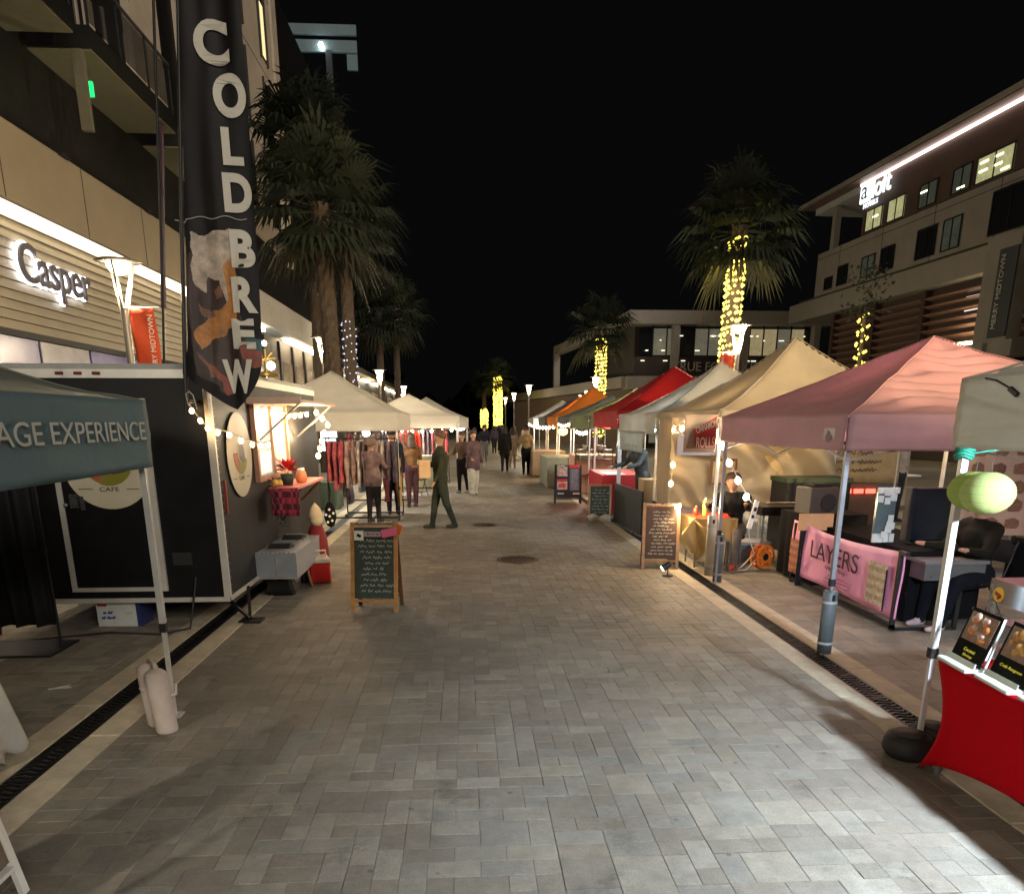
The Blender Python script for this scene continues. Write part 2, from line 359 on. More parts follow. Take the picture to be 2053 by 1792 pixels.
# ================================================================== LEFT BUILDING (mattress shop below, flats above)
BEIGE = M('beige_render', (.18, .15, .105), .8, var=.08, scale=2, bump=.15); TAUPE = M('taupe_render', (.55, .46, .36), .85, var=.1, scale=1.5, bump=.15)
BLK = M('black_cladding', (.006, .006, .006), .6, var=.4, spec=.25); SID = M('siding_board', (.21, .185, .14), .55, var=.08, scale=3)
GLASS_D = M('dark_glass', (.012, .014, .018), .08, var=0, spec=.8); CURT = M('curtain_lit', (.35, .28, .18), .9, es=.05, ecol=(1, .7, .4))
PURP = M('shop_glass_purple', (.06, .055, .14), .25, es=.035, ecol=(.25, .2, .62), var=.3, scale=1.5); GREYG = M('shop_glass_grey', (.16, .15, .17), .35, es=.03, ecol=(.55, .45, .50), var=.5, scale=1.2)
shop = thing('shop_building', 'beige shop building on the left with siding, lit cove and flats above', 'building', (-8.5, 22, 0))
def P(mb, name, mat, par=shop, off=(8.5, -22, 0)):
    mb.v = [(v[0]+off[0], v[1]+off[1], v[2]+off[2]) for v in mb.v]; return mb.build(name, mat, par)
P(MB().bb(-12, -8.56, 1, 30, 0, 6.2), 'wall', BLK)
nb = 13; bh = (5.97-3.62)/nb
for k in range(nb):
    z = 3.62+k*bh
    P(MB().add([(-8.555,1,z),(-8.50,1,z+.004),(-8.53,1,z+bh-.01),(-8.555,1,z+bh-.01),(-8.555,30,z),(-8.50,30,z+.004),(-8.53,30,z+bh-.01),(-8.555,30,z+bh-.01)], [[0,1,2,3],[7,6,5,4],[1,5,6,2],[0,4,5,1],[2,6,7,3]]), 'siding_board', SID)
P(MB().bb(-8.6, -8.46, 1, 30, 3.50, 3.62), 'trim', BLK)
for k in range(12):
    y = 4+k*2.1
    P(MB().bb(-8.555, -8.53, y, y+2.0, 2.5, 3.49), 'shop_window', PURP if k % 3 else GREYG); P(MB().bb(-8.555, -8.53, y, y+2.0, .3, 2.45), 'shop_window', GREYG if k % 2 else GLASS_D)
P(MB().bb(-8.58, -8.5, 1, 30, 2.45, 2.5), 'window_rail', BLK)
P(MB().bb(-9.2, -7.92, 1, 26.5, 6.06, 6.10).bb(-8.02, -7.90, 1, 26.5, 5.68, 6.98), 'fascia', BEIGE)
P(MB().bb(-9.2, -8.02, 1, 26.5, 6.92, 6.98), 'fascia_cap', BEIGE)
COVE = M('cove_light', (1, .8, .5), es=7, ecol=(1, .86, .62), var=0)
P(MB().bb(-8.30, -8.20, 2, 26, 5.98, 6.05), 'cove_light', COVE)
P(MB().bb(-8.50, -8.46, 2, 26, 5.63, 5.97), 'light_trough', M('trough_light', (1, .88, .66), es=1.15, ecol=(1, .86, .62), var=.15, scale=.7))
P(MB().bb(-12, -8.4, -4, 41, 6.98, 26), 'upper_wall', BLK)
for k in range(8): P(MB().bb(-7.90, -7.893, 3+k*3.0, 3.025+k*3.0, 5.69, 6.97), 'joint', M('joint_dark', (.03, .025, .02), .9))
for k in range(6): P(MB().box((-7.86, 5+k*4.1, 6.99), (.10, .34, .05)), 'bracket', BLK)
# halo lit shop sign
HALO = M('sign_halo', (1, 1, 1), es=2.6, ecol=(.93, .92, 1), var=0); SIGND = M('sign_face', (.05, .045, .055), .5)
sg = thing('shop_sign', 'halo lit dark script shop sign reading Casper on the beige siding', 'sign', (-8.42, 17.42, 4.78))
text('lettering', 'Casper', 2.78, .93, SIGND, sg, (.03, 0, 0), (R(90), 0, R(90)), .05, fat=.012)
text('halo', 'Casper', 2.86, 1.0, HALO, sg, (-.03, 0, 0), (R(90), 0, R(90)), .02, fat=.035)
# flats: balconies, rails, windows
for (y0, y1, zz, xo) in ((17.6, 22.0, 8.9, -7.2), (23.0, 26.3, 8.9, -7.2), (12.6, 16.9, 8.9, -7.2)):
    b = P(MB().bb(-8.4, xo, y0, y1, zz, zz+.03), 'balcony', M('balcony_soffit', (.12, .115, .07), .8))
    P(MB().bb(-8.4, xo+.03, y0-.03, y1+.03, zz+.033, zz+.42), 'balcony_edge', BLK)
    for k in range(int((y1-y0)/1.1)+1):
        yy = y0+k*(y1-y0)/int((y1-y0)/1.1)
        P(MB().bb(xo-.02, xo+.02, yy-.02, yy+.02, zz+.42, zz+1.45), 'baluster', BLACK_METAL)
    P(MB().bb(xo-.03, xo+.03, y0, y1, zz+1.45, zz+1.50), 'rail', M('rail_metal', (.12, .11, .10), .4, .5))
    P(MB().bb(xo-.005, xo+.005, y0, y1, zz+.5, zz+1.4), 'rail_glass', M('smoked_glass', (.02, .02, .022), .15, alpha=.55, var=0))
for (y0, y1, z0, z1, m_) in ((18.2, 19.9, 9.4, 11.6, CURT), (20.4, 21.3, 9.6, 11.2, CURT), (22.6, 23.4, 9.9, 11.2, CURT), (13, 15, 9.4, 11.6, GLASS_D), (24, 25, 9.6, 11.4, GLASS_D)):
    w = P(MB().bb(-8.40, -8.37, y0, y1, z0, z1), 'window', GLASS_D); P(MB().bb(-8.369, -8.355, y0+.15, y1-.5, z0+.1, z1-.1), 'curtain', m_)
    P(MB().bb(-8.40, -8.33, y0-.07, y0, z0-.05, z1+.05).bb(-8.40, -8.33, y1, y1+.07, z0-.05, z1+.05).bb(-8.40, -8.33, y0, y1, z0-.07, z0), 'window_frame', TAUPE)
P(MB().bb(-7.52, -7.32, 17.45, 17.58, 7.5, 8.88), 'fin', M('fin_olive', (.08, .075, .05), .8))
P(MB().bb(-8.45, -8.2, 22.6, 24.6, 9.3, 16), 'pilaster', TAUPE)
ex = thing('exit_sign', 'small glowing green exit sign under the balcony', 'sign', (-7.45, 17.9, 8.36))
MB().box((0,0,0), (.14,.06,.26)).build('panel', M('exit_green', (.02, .9, .25), es=.55, ecol=(.0, 1, .16), var=0), ex)
# taupe tower with slit windows
tower = thing('apartment_tower', 'taupe apartment tower with tall slit windows rising behind the flag', 'building', (-8.6, 33, 0))
T = lambda mb, n, m: P(mb, n, m, tower, (8.6, -33, 0))
T(MB().bb(-12, -8.3, 26.5, 40.0, 9.25, 27), 'wall', TAUPE); T(MB().bb(-11.9, -8.45, 26.5, 39.8, 0, 9.24), 'base', BLK)
T(MB().bb(-8.4, -8.2, 39.2, 40.1, 9.0, 27), 'corner_fin', TAUPE)
for z in (12.9, 16.1, 19.3, 22.5): T(MB().bb(-8.30, -8.292, 26.5, 39.2, z, z+.03), 'joint', M('joint_dark', (.03, .025, .02), .9))
for z in (10.2, 13.4, 16.6, 19.8, 23.0):
    for y in (29, 33.2, 37.0):
        w = T(MB().bb(-8.30, -8.27, y, y+1.0, z, z+2.3), 'window', GLASS_D)
        T(MB().bb(-8.30, -8.22, y-.09, y, z-.1, z+2.4).bb(-8.30, -8.22, y+1, y+1.09, z-.1, z+2.4), 'window_frame', M('window_bronze', (.05, .04, .03), .5))
T(MB().bb(-8.265, -8.255, 37.3, 37.8, 16.7, 18.6), 'curtain', M('lit_blind', (.5, .4, .2), es=.4, ecol=(1, .8, .4)))
blk2 = thing('balcony_block', 'dark block of flats with cream balcony walls beyond the tower', 'building', (-9.5, 50, 0))
B2 = lambda mb, n, m: P(mb, n, m, blk2, (9.5, -50, 0))
B2(MB().bb(-13, -9.0, 42, 60, 0, 22), 'wall', BLK)
for z in (18.3, 14.6): 
    B2(MB().bb(-10.3, -9.0, 47.7, 47.9, z, z+1.55).bb(-9.0, -8.1, 47.7, 51, z, z+.2), 'balcony', BEIGE); B2(MB().bb(-8.75, -8.6, 47.8, 51.5, z, z+1.3).bb(-8.7, -7.9, 51.4, 51.6, z, z+1.3), 'balcony_wall', BEIGE)
mast = thing('floodlight_mast', 'tall mast with a grey double frame and one bright floodlight', 'floodlight mast', (-8.9, 60, 0))
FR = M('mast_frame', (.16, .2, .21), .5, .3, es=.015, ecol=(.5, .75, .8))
MB().bb(-.2, .2, -.2, .2, 0, 26.0).build('mast', M('mast_post', (.05, .06, .065), .5), mast)
MB().bb(-2.7, 1.9, -.1, .1, 26.9, 27.5).bb(-2.7, 1.9, -.1, .1, 25.9, 26.6).bb(1.2, 1.9, -.1, .1, 24.9, 25.8).build('frame', FR, mast)
MB().ball((-.45, -.35, 26.2), .17).build('floodlight', M('floodlight_lens', (.9, 1, 1), es=9, ecol=(.85, 1, 1), var=0), mast)
# second shop with white canopy
rest = thing('canopy_shop', 'dark shop with a white slab canopy and two bright light strips', 'building', (-6.5, 32, 0))
Q = lambda mb, n, m: P(mb, n, m, rest, (6.5, -32, 0))
Q(MB().bb(-9, -7.2, 26.6, 41, 0, 5.0), 'wall', M('brown_cladding', (.07, .05, .035), .7, var=.5, scale=2))
Q(MB().bb(-9, -6.45, 25.6, 41, 5.0, 5.08).bb(-6.6, -6.45, 25.6, 41, 5.081, 5.9).bb(-9, -6.45, 25.6, 41, 5.9, 5.95), 'canopy', M('canopy_white', (.42, .40, .37), .6))
STRIP = M('strip_light', (1, .9, .7), es=8, ecol=(1, .86, .58), var=0)
for (y0, y1) in ((24.9, 27.6), (31, 40)): Q(MB().bb(-6.95, -6.75, max(y0, 25.7), y1, 4.88, 4.99), 'strip_light', STRIP)
for k in range(6):
    y = 27+k*2.3; Q(MB().bb(-7.2, -7.16, y, y+1.7, .6, 4.2), 'shop_window', M('shop_glass_warm', (.06, .05, .04), .2, es=.04, ecol=(1, .6, .3), var=.9, scale=1.3))
    Q(MB().bb(-7.2, -7.1, y+1.75, y+1.95, 0, 4.9), 'pier', BLK)
for (y, z) in ((28.6, 3.85), (27.5, 3.3)): Q(MB().ball((-6.9, y, z), .15), 'lamp_globe', M('cool_globe', (.8, 1, 1), es=9, ecol=(.8, 1, 1), var=0))
far_l = thing('far_shop_row', 'far row of low shops with warm strip lights on the left side', 'building', (-7, 70, 0))
FL = lambda mb, n, m: P(mb, n, m, far_l, (7, -70, 0))
FL(MB().bb(-14, -6.6, 43, 100, 0, 5.2), 'wall', BLK); FL(MB().bb(-6.7, -6.2, 43, 100, 4.5, 4.7), 'canopy', TAUPE)
for k in range(9): FL(MB().bb(-6.5, -6.3, 44+k*5.5, 47+k*5.5, 4.40, 4.49), 'strip_light', STRIP); FL(MB().bb(-6.6, -6.57, 44+k*5.5, 48+k*5.5, .5, 3.9), 'shop_window', M('shop_glass_far', (.05, .04, .03), .2, es=.06, ecol=(1, .65, .35), var=.7, scale=.7))

# ================================================================== HOTEL ON THE RIGHT
HA = math.atan(.055)
hotel = thing('hotel_building', 'taupe hotel on the right with a white light line under its flat roof', 'building', (22.6, 50, 0), HA)
hotel.rotation_euler = (0, 0, HA)
# local frame: +y along the facade away from the camera (Y=50 at 0), -x towards the street
RUST = M('rust_wall', (.075, .045, .035), .7, var=.2, scale=.6); HT = M('hotel_render', (.24, .22, .20), .85, var=.12, scale=.8, bump=.1); HB = M('hotel_band', (.24, .225, .20), .8, var=.08, scale=.8)
H = lambda mb, n, m: mb.build(n, m, hotel)
H(MB().bb(0, 14, -24, -3.6, 12.2, 14.96), 'upper_wall', RUST)
H(MB().bb(0, 14, -24, 1.2, 9.6, 12.15), 'wall', HT)
H(MB().bb(-.3, 14, -24, 3.9, 8.35, 9.45), 'band', HB); H(MB().bb(-.1, 14, -24, 3.0, 9.45, 9.62), 'planter', M('planter_green', (.03, .045, .015), .9))
H(MB().bb(.6, 14, -24, -.2, 0, 8.35), 'lower_wall', M('brown_wall', (.045, .028, .02), .7, var=.2))
# roof slab with overhang
H(MB().bb(-.8, 14.5, -26, 2.9, 15.03, 15.24), 'roof', HB); H(MB().bb(-.7, 14, -26, 2.7, 14.97, 15.02), 'soffit', M('soffit_brown', (.12, .08, .06), .6))
H(MB().bb(.05, 12, -3.55, 2.2, 14.6, 14.96), 'soffit_box', M('soffit_grey', (.4, .42, .43), .6))
H(MB().bb(.1, .45, -.35, .05, 12.15, 14.6), 'column', HB)
H(MB().bb(-.14, -.04, -26, -3.2, 14.82, 14.93), 'light_line', M('roof_light_line', (1, .8, .75), es=1.8, ecol=(1, .80, .74), var=0))
WL = M('hotel_window_lit', (.5, .5, .25), .3, es=.12, ecol=(.85, .85, .45), var=.7, scale=2.2); WD = M('hotel_window_dim', (.06, .07, .06), .2, es=.012, ecol=(.7, .8, .6), var=.6, scale=1.5)
def win(y0, y1, z0, z1, m, mull=2):
    w = H(MB().bb(-.05, .0, y0, y1, z0, z1), 'window', m); n = mull
    f = MB().bb(-.09, -.05, y0-.06, y0, z0-.06, z1+.06).bb(-.09, -.05, y1, y1+.06, z0-.06, z1+.06).bb(-.09, -.05, y0, y1, z1, z1+.06).bb(-.09, -.05, y0, y1, z0-.06, z0)
    for k in range(1, n): yy = y0+(y1-y0)*k/n; f.bb(-.085, -.052, yy-.03, yy+.03, z0, z1)
    fo = f.build('window_frame', BLACK_METAL, w); return w
for (y0, y1, m_) in ((-5.6, -4.1, WL), (-7.6, -6.2, WL), (-10.2, -8.9, WD), (-12.6, -11.4, WD), (-15.2, -13.0, WL), (-17.6, -16.2, WL), (-20.5, -18.8, WD)): win(y0, y1, 12.3, 13.3, m_)
for (y0, y1, z1) in ((-.9, -.1, 9.2+1.3), (-2.6, -1.6, 10.9), (-5.4, -4.2, 10.9), (-7.2, -6.1, 11.0), (-10.6, -9.2, 11.2), (-12.4, -11.2, 11.2), (-16.6, -14.4, 11.6), (-20, -18.4, 11.6)): win(y0, y1, 9.9, z1, WD if y0 in (-5.4, -12.4) else GLASS_D)
CEILL = M('ceiling_light', (1, .95, .6), es=1.6, ecol=(1, .95, .6), var=0)
for (y, z) in ((-13.4, 13.1), (-14.3, 13.1), (-13.4, 12.75), (-14.3, 12.75), (-14.8, 12.45), (-16.7, 12.8), (-9.2, 13.0), (-12.0, 12.45), (-5.0, 12.9)): H(MB().box((-.06, y, z), (.03, .5, .07)), 'room_light', CEILL)
JT = M('joint_dark', (.03, .025, .02), .9)
for k in range(6): H(MB().bb(-.012, .0, -23.5+k*4.4, -23.47+k*4.4, 9.62, 12.14), 'joint', JT)
H(MB().bb(-.012, 0, -24, 1.2, 11.8, 11.83), 'joint', JT)
# louvres
LV = M('louvre_brown', (.34, .20, .15), .35, .3, var=.15)
for bay in range(5):
    y0 = -23+bay*4.4
    for k in range(13):
        z = 3.2+k*.39; H(MB().box((.35, y0+2.1, z), (.30, 4.0, .05), rot=(0, R(18), 0)), 'louvre', LV)
    H(MB().bb(.2, .6, y0+4.12, y0+4.38, 2.6, 8.35), 'post', M('bronze_post', (.04, .022, .016), .5))
for (y, z) in ((-14.6, 7.6), (-14.6, 7.0), (-14.6, 6.4), (-14.6, 5.9)): H(MB().bb(.56, .59, y-1.8, y+1.9, z, z+.05), 'light_strip', M('louvre_light', (1, .9, .85), es=.4, ecol=(1, .88, .8), var=0))
H(MB().bb(.5, .58, -23, -.4, 2.6, 2.9), 'sill_beam', HB)
H(MB().bb(-1.6, 0, -17.2, -15.4, 4.4, 5.15), 'entry_canopy', HB); 
H(MB().box((-.55, -14.2, 5.35), (.5, 1.7, .16), bev=.05), 'wall_light', M('wall_light', (1, .75, .42), es=9, ecol=(1, .76, .42), var=0))
# hotel sign
hs = thing('hotel_sign', 'white lit hotel sign reading aloft HOTELS under the roof corner', 'sign', (22.6, 50, 0)); hs.rotation_euler = (0, 0, HA)
SL = M('sign_white', (1, 1, 1), es=.42, ecol=(.85, .95, 1), var=0)
text('lettering', 'loft', 1.75, 1.0, SL, hs, (-.22, -5.55, 14.35), (R(90), 0, R(-90)), .08, fat=.01)
bx = MB().box((-.18, -3.95, 14.35), (.12, .95, 1.05), bev=.03).build('letter_box', M('sign_box', (1, 1, 1), es=.8, ecol=(.85, .93, 1), var=0), hs)
text('letter', 'a', .6, .62, M('sign_grey', (.25, .3, .35)), hs, (-.26, -3.95, 14.3), (R(90), 0, R(-90)), .03)
text('lettering', 'HOTELS', 1.4, .26, SL, hs, (-.2, -4.6, 13.62), (R(90), 0, R(-90)), .05, fat=.01)
# banner pier
pier = thing('banner_pier', 'beige pier with a dark vertical banner reading MERRY MIDTOWN', 'pier', (22.6, 50, 0)); pier.rotation_euler = (0, 0, HA)
MB().bb(-.9, -.3, -17.6, -15.6, 5.2, 9.5).bb(-1.4, -.3, -18.6, -15.3, 4.55, 5.2).build('pier', HB, pier)
MB().bb(-.98, -.92, -17.6, -16.55, 5.4, 8.9).build('banner', M('banner_slate', (.035, .045, .05), .7), pier)
text('lettering', 'MERRY MIDTOWN', 2.9, .26, M('banner_letter', (.5, .5, .46), .8), pier, (-1.0, -16.85, 7.2), (0, R(-90), 0), .02)

# ================================================================== FAR TWO STOREY RESTAURANT
tr = thing('restaurant_building', 'two storey restaurant across the end with lit upper windows', 'building', (12, 57, 0))
F = lambda mb, n, m: P(mb, n, m, tr, (-12, -57, 0))
FW = M('frame_white', (.25, .23, .21), .7, var=.1)
F(MB().bb(12.4, 26, 58, 70, 0, 9.2), 'wall', M('restaurant_dark', (.02, .016, .013), .7))
F(MB().bb(11.6, 26.5, 56.3, 58, 8.6, 9.5), 'roof_band', FW)
F(MB().bb(11.6, 26.5, 56.3, 58, 4.25, 5.1), 'floor_band', FW)
for x in (15.1, 20.2, 25.4): F(MB().bb(x-.22, x+.22, 56.5, 57.2, 5.1, 8.6), 'column', FW)
F(MB().bb(12.3, 26, 57.4, 57.5, 5.1, 6.5), 'parapet', M('parapet_dark', (.03, .02, .016), .6))
# street side frame running back
F(MB().add([(11.6,57,8.7),(9.3,84,8.7),(9.3,84,9.5),(11.6,57,9.5),(12.4,57,8.7),(10.1,84,8.7),(10.1,84,9.5),(12.4,57,9.5)], [[0,1,2,3],[7,6,5,4],[3,2,6,7],[0,4,5,1],[1,5,6,2],[0,3,7,4]]), 'side_frame', FW)
F(MB().bb(9.3, 9.9, 83, 84, 3.5, 9.5), 'side_post', FW)
F(MB().add([(11.3,57,4.3),(4.9,100,4.3),(4.9,100,5.1),(11.3,57,5.1),(12.4,57,4.3),(6,100,4.3),(6,100,5.1),(12.4,57,5.1)], [[0,1,2,3],[7,6,5,4],[3,2,6,7],[0,4,5,1],[1,5,6,2],[0,3,7,4]]), 'side_canopy', FW)
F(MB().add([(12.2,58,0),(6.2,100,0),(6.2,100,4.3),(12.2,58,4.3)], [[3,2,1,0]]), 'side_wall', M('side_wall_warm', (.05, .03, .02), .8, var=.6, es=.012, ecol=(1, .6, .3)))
wm = [M('rest_glass_a', (.10, .09, .06), .2, es=.04, ecol=(.9, .85, .6), var=.9, scale=1.2), M('rest_glass_b', (.3, .25, .12), .2, es=.09, ecol=(1, .82, .45), var=.6, scale=1.5), GLASS_D]
for k in range(13):
    x = 12.6+k*1.02
    F(MB().bb(x, x+.92, 57.3, 57.35, 6.6, 8.4), 'window', wm[1] if k in (8, 9, 11) else wm[0] if k % 3 else wm[2]); F(MB().bb(x+.92, x+1.0, 57.2, 57.4, 6.5, 8.6), 'mullion', BLACK_METAL)
    F(MB().bb(x, x+.92, 57.3, 57.35, .4, 3.9), 'window', wm[0] if k % 2 else wm[2])
for k in range(22):
    x = 12.8+rr.random()*12; z = rr.choice([7.9, 7.6, 6.9, 6.2]); F(MB().box((x, 57.1, z), (rr.uniform(.1, .4), .05, .05)), 'pendant_light', M('pendant', (1, .9, .7), es=.8, ecol=(1, .9, .68), var=0))
for k in range(12):
    x = 8.2+rr.random()*5; F(MB().ball((x, 56.6+rr.random()*.5, 3.0+rr.random()*1.0), .13), 'porch_light', M('porch_light', (1, .8, .4), es=2, ecol=(1, .8, .42), var=0))
text('lettering', 'TRUE FOOD KITCHEN', 8.7, .62, M('sign_cream', (.30, .29, .27), .7), tr, (19.2-12, 56.2-57, 5.75), (R(90), 0, 0), .08)
# dark tree mass at the end of the street
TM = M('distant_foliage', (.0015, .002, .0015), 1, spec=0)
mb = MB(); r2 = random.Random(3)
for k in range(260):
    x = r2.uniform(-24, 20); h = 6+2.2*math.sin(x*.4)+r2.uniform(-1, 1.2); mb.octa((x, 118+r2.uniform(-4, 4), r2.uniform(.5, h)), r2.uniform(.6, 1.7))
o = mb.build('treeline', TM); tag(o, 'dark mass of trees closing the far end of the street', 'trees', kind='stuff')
# ================================================================== STREET LAMPS
POSTM = M('lamp_post_metal', (.20, .19, .17), .4, .5); LHEAD = M('lamp_glass', (1, .85, .6), es=7, ecol=(1, .80, .50), var=0); ORB = M('orange_banner', (.55, .075, .02), .75, tr=.25, var=.15)
def street_lamp(x, y, label, first=[None], banner=0, watts=55, h=4.25):
    if first[0] is None:
        t = thing('street_lamp', label, 'street lamp', (x, y, 0), group='cone topped street lamps along the street')
        MB().cyl((0,0,0), (0,0,.12), .14, n=14).cyl((0,0,.12), (0,0,3.55), .062, .05, n=12).build('post', POSTM, t)
        b = MB()
        for k in range(3): a = k*2.094+.5; b.bar((.03*math.cos(a), .03*math.sin(a), 3.5), (.19*math.cos(a), .19*math.sin(a), 4.16), .03, .06)
        b.build('arm', POSTM, t)
        MB().lathe([(.0001, 4.23), (.30, 4.19), (.32, 4.17), (.0001, 4.16)], 20).build('cap', POSTM, t)
        MB().lathe([(.17, 4.155), (.16, 4.10), (.10, 4.02), (.0001, 3.99)], 14).build('lens', LHEAD, t)
        first[0] = t
    else:
        t = copy_tree(first[0]); t.location = (x, y, 0); t['label'] = label
    if banner: lamp_banner(x, y, banner)
    lamp('street_light', (x, y, 3.80), (1, .90, .74) if y < 0 else SODIUM, watts*1.6, .12, parent=None)
    return t
def lamp_banner(x, y, s):
    t = thing('lamp_banner', 'orange vertical banner reading MERRY MIDTOWN on the %s lamp post' % ('left' if x < 0 else 'right'), 'banner', (x, y, 0), group='orange banners on lamp posts')
    MB().cyl((0, -.06, 3.55), (s*.52, -.06, 3.55), .012).cyl((0, -.06, 2.55), (s*.52, -.06, 2.55), .012).build('bracket', WHITE_METAL, t)
    solid(MB().grid(lambda u, v: (s*(.10+.36*u+.01*math.sin(v*5)), -.06+.02*math.sin(u*4+v*7), 2.56+.98*v), 8, 14).build('banner', ORB, t), .003)
    o = text('lettering', 'MERRY MIDTOWN', .86, .075, M('banner_white', (.75, .7, .65), .8), t, (s*.39, -.10, 3.02), (0, 0, 0), .003)
    o.rotation_euler = Matrix(((0, -1, 0), (0, 0, -1), (1, 0, 0))).to_euler()
street_lamp(-5.0, 12.2, 'tall lamp post in front of the mattress shop with an orange banner', banner=1, watts=50)
street_lamp(-3.95, 22.4, 'lamp post behind the peak of the first white tent on the left', watts=60)
street_lamp(-3.9, 36, 'lamp post between the far left palms above the second white tent', watts=60)
street_lamp(-4.1, 52, 'farthest lamp post on the left, just over the tent roof', watts=60)
street_lamp(6.6, 19, 'lamp post with orange banner beside the trunk of the tallest lit palm', banner=-1, watts=170)
street_lamp(6.8, 41, 'lamp post standing against the second lit palm trunk', watts=110)
street_lamp(4.0, 50, 'tallest of the lamp posts over the far right tents', watts=60)
street_lamp(3.9, 64, 'middle of the lamp posts over the far right tents', watts=60)
street_lamp(3.8, 76, 'smallest lamp post, next to the farthest lit palm', watts=60)
fm = thing('floodlight_mast', 'tall mast with a warm floodlight beyond the right edge of the picture', 'floodlight mast', (14.5, -3, 0))
MB().cyl((0, 0, 0), (0, 0, 7.4), .11, .08, n=12).build('mast', POSTM, fm); MB().box((-.15, .2, 7.5), (.35, .3, .12), rot=(.5, 0, .67)).build('housing', BLACK_METAL, fm)
lamp('mast_flood', (14.25, -2.65, 7.35), (1, .72, .36), 2200, .15, 'SPOT', aim=(4.5, 8.6, 4.9), spot=32)
street_lamp(-4.6, -2.5, 'lamp post behind the photographer on the left', watts=110)

# ================================================================== PALMS
TRK = M('palm_bark', (.060, .042, .028), .9, var=.4, scale=9, bump=.6, bscale=14); FRD = M('palm_frond', (.012, .019, .007), .8, var=.35, scale=3, tr=.25); FRD2 = M('palm_skirt', (.018, .018, .007), .8, var=.3, scale=3, tr=.2)
def crown_mesh(seed, n=46, R_=1.0):
    mb = MB(); r = random.Random(seed)
    for k in range(n):
        t = k/n; el = R(78-128*t**.9)+r.uniform(-.15, .15); az = k*2.39996+r.uniform(-.2, .2); dry = el < R(-32)
        d = Vector((math.cos(el)*math.cos(az), math.cos(el)*math.sin(az), math.sin(el))); pl = r.uniform(.55, .95)*R_
        p0 = Vector((0, 0, -.05-.25*t)); p1 = p0+d*pl+Vector((0, 0, -.08*pl)); sidev = d.cross(Vector((0, 0, 1))); sidev = sidev.normalized() if sidev.length > .1 else Vector((1, 0, 0)); upv = sidev.cross(d).normalized()
        mb.bar(p0, p1, .03, .02, 1 if dry else 0)
        nb_ = 17; fl = r.uniform(.75, 1.05)*R_
        for j in range(nb_):
            a = R(-105+210*j/(nb_-1)); l = fl*(.72+.28*math.cos(a*.8))*r.uniform(.85, 1.1)
            dd = (d*math.cos(a)+sidev*math.sin(a)).normalized(); w = .042
            q = dd.cross(upv).normalized()*w; mid = p1+dd*l*.6+upv*.03; tip = p1+dd*l+Vector((0, 0, -.30*l*r.uniform(.7, 1.5)))
            mb.add([p1-q*.3, p1+q*.3, mid+q, mid-q, tip], [[0,1,2,3],[3,2,4]], 1 if dry else 0)
    return mb.mesh('palm_crown', [FRD, FRD2])
CROWN = [crown_mesh(1), crown_mesh(5), crown_mesh(9, 40)]
def palm(name, label, x, y, top, r0, r1, sc, seed, lean=0):
    t = thing('palm_tree', label, 'palm tree', (x, y, 0), group='fan palms lining the street')
    r = random.Random(seed); mb = MB(); nseg = 34; n = 12
    vs = []
    for i in range(nseg+1):
        z = top*i/nseg
        for k in range(n):
            a = 2*math.pi*k/n; rad = (r0+(r1-r0)*i/nseg)*(1+.10*((i+k) % 2)+r.uniform(-.05, .05)); vs.append((lean*(z/top)**1.5+rad*math.cos(a), rad*math.sin(a), z))
    mb.add(vs, [[i*n+k, i*n+(k+1) % n, (i+1)*n+(k+1) % n, (i+1)*n+k] for i in range(nseg) for k in range(n)])
    for i in range(int(top*14)):
        z = r.uniform(.4, 1)*top; a = r.uniform(0, 6.28); rad = (r0+(r1-r0)*z/top); cx = lean*(z/top)**1.5
        mb.add([(cx+rad*math.cos(a-.22), rad*math.sin(a-.22), z), (cx+rad*math.cos(a+.22), rad*math.sin(a+.22), z), (cx+(rad+.07)*math.cos(a), (rad+.07)*math.sin(a), z+.14)], [[0,1,2]])
    mb.build('trunk', TRK, t)
    inst('crown', CROWN[seed % 3], t, (lean, 0, top+.1), (0, 0, seed*1.3), (sc, sc, sc*1.08))
    return t
def wrap(label, x, y, z0, z1, r, n, mat, turns, seed, size=.045, lean=0, top=None, ball=False):
    t = thing('string_lights', label, 'string lights', (x, y, 0)); rr = random.Random(seed); pts = []; mb = MB(); h = top or z1
    for i in range(n):
        f = i/n; z = z0+(z1-z0)*f+rr.uniform(-.03, .03); a = f*turns*6.2832+rr.uniform(-.5, .5); cx = lean*(z/h)**1.5
        p = (cx+(r+.03)*math.cos(a), (r+.03)*math.sin(a), z); pts.append(p); mb.octa(p, size*rr.uniform(.7, 1.15))
    MB().tube(pts, .008, 3).build('cable', CABLE_D, t); mb.build('bulbs', mat, t)['kind'] = 'stuff'
    return t
palm('p', 'tallest lit palm, right of centre, trunk wrapped in yellow lights', 7.3, 22, 7.0, .22, .20, 1.12, 1, lean=.15)
wrap('yellow string lights wound round the trunk of the tallest lit palm', 7.3, 22, 3.0, 6.7, .21, 330, BULB_Y, 22, 1, .052, .15, 7.0)
lamp('palm_glow', (7.1, 21.6, 5.9), (1, .8, .15), 10, .3)
palm('p', 'second lit palm in front of the two storey restaurant', 7.55, 44, 7.0, .28, .25, 1.3, 2)
wrap('yellow string lights on the second palm trunk', 7.55, 44, 1.0, 6.4, .25, 300, BULB_Y, 26, 2, .08)
palm('p', 'small far palm wrapped in solid yellow light at the street end', 3.3, 82, 6.6, .35, .3, 1.2, 3)
wrap('dense yellow lights on the far palm trunk', 3.3, 82, 1.5, 6.3, .35, 280, BULB_Y, 30, 3, .15)
wrap('short column of yellow lights beside the farthest palm', 1.95, 86, 1.3, 3.2, .3, 90, BULB_Y, 12, 8, .15)
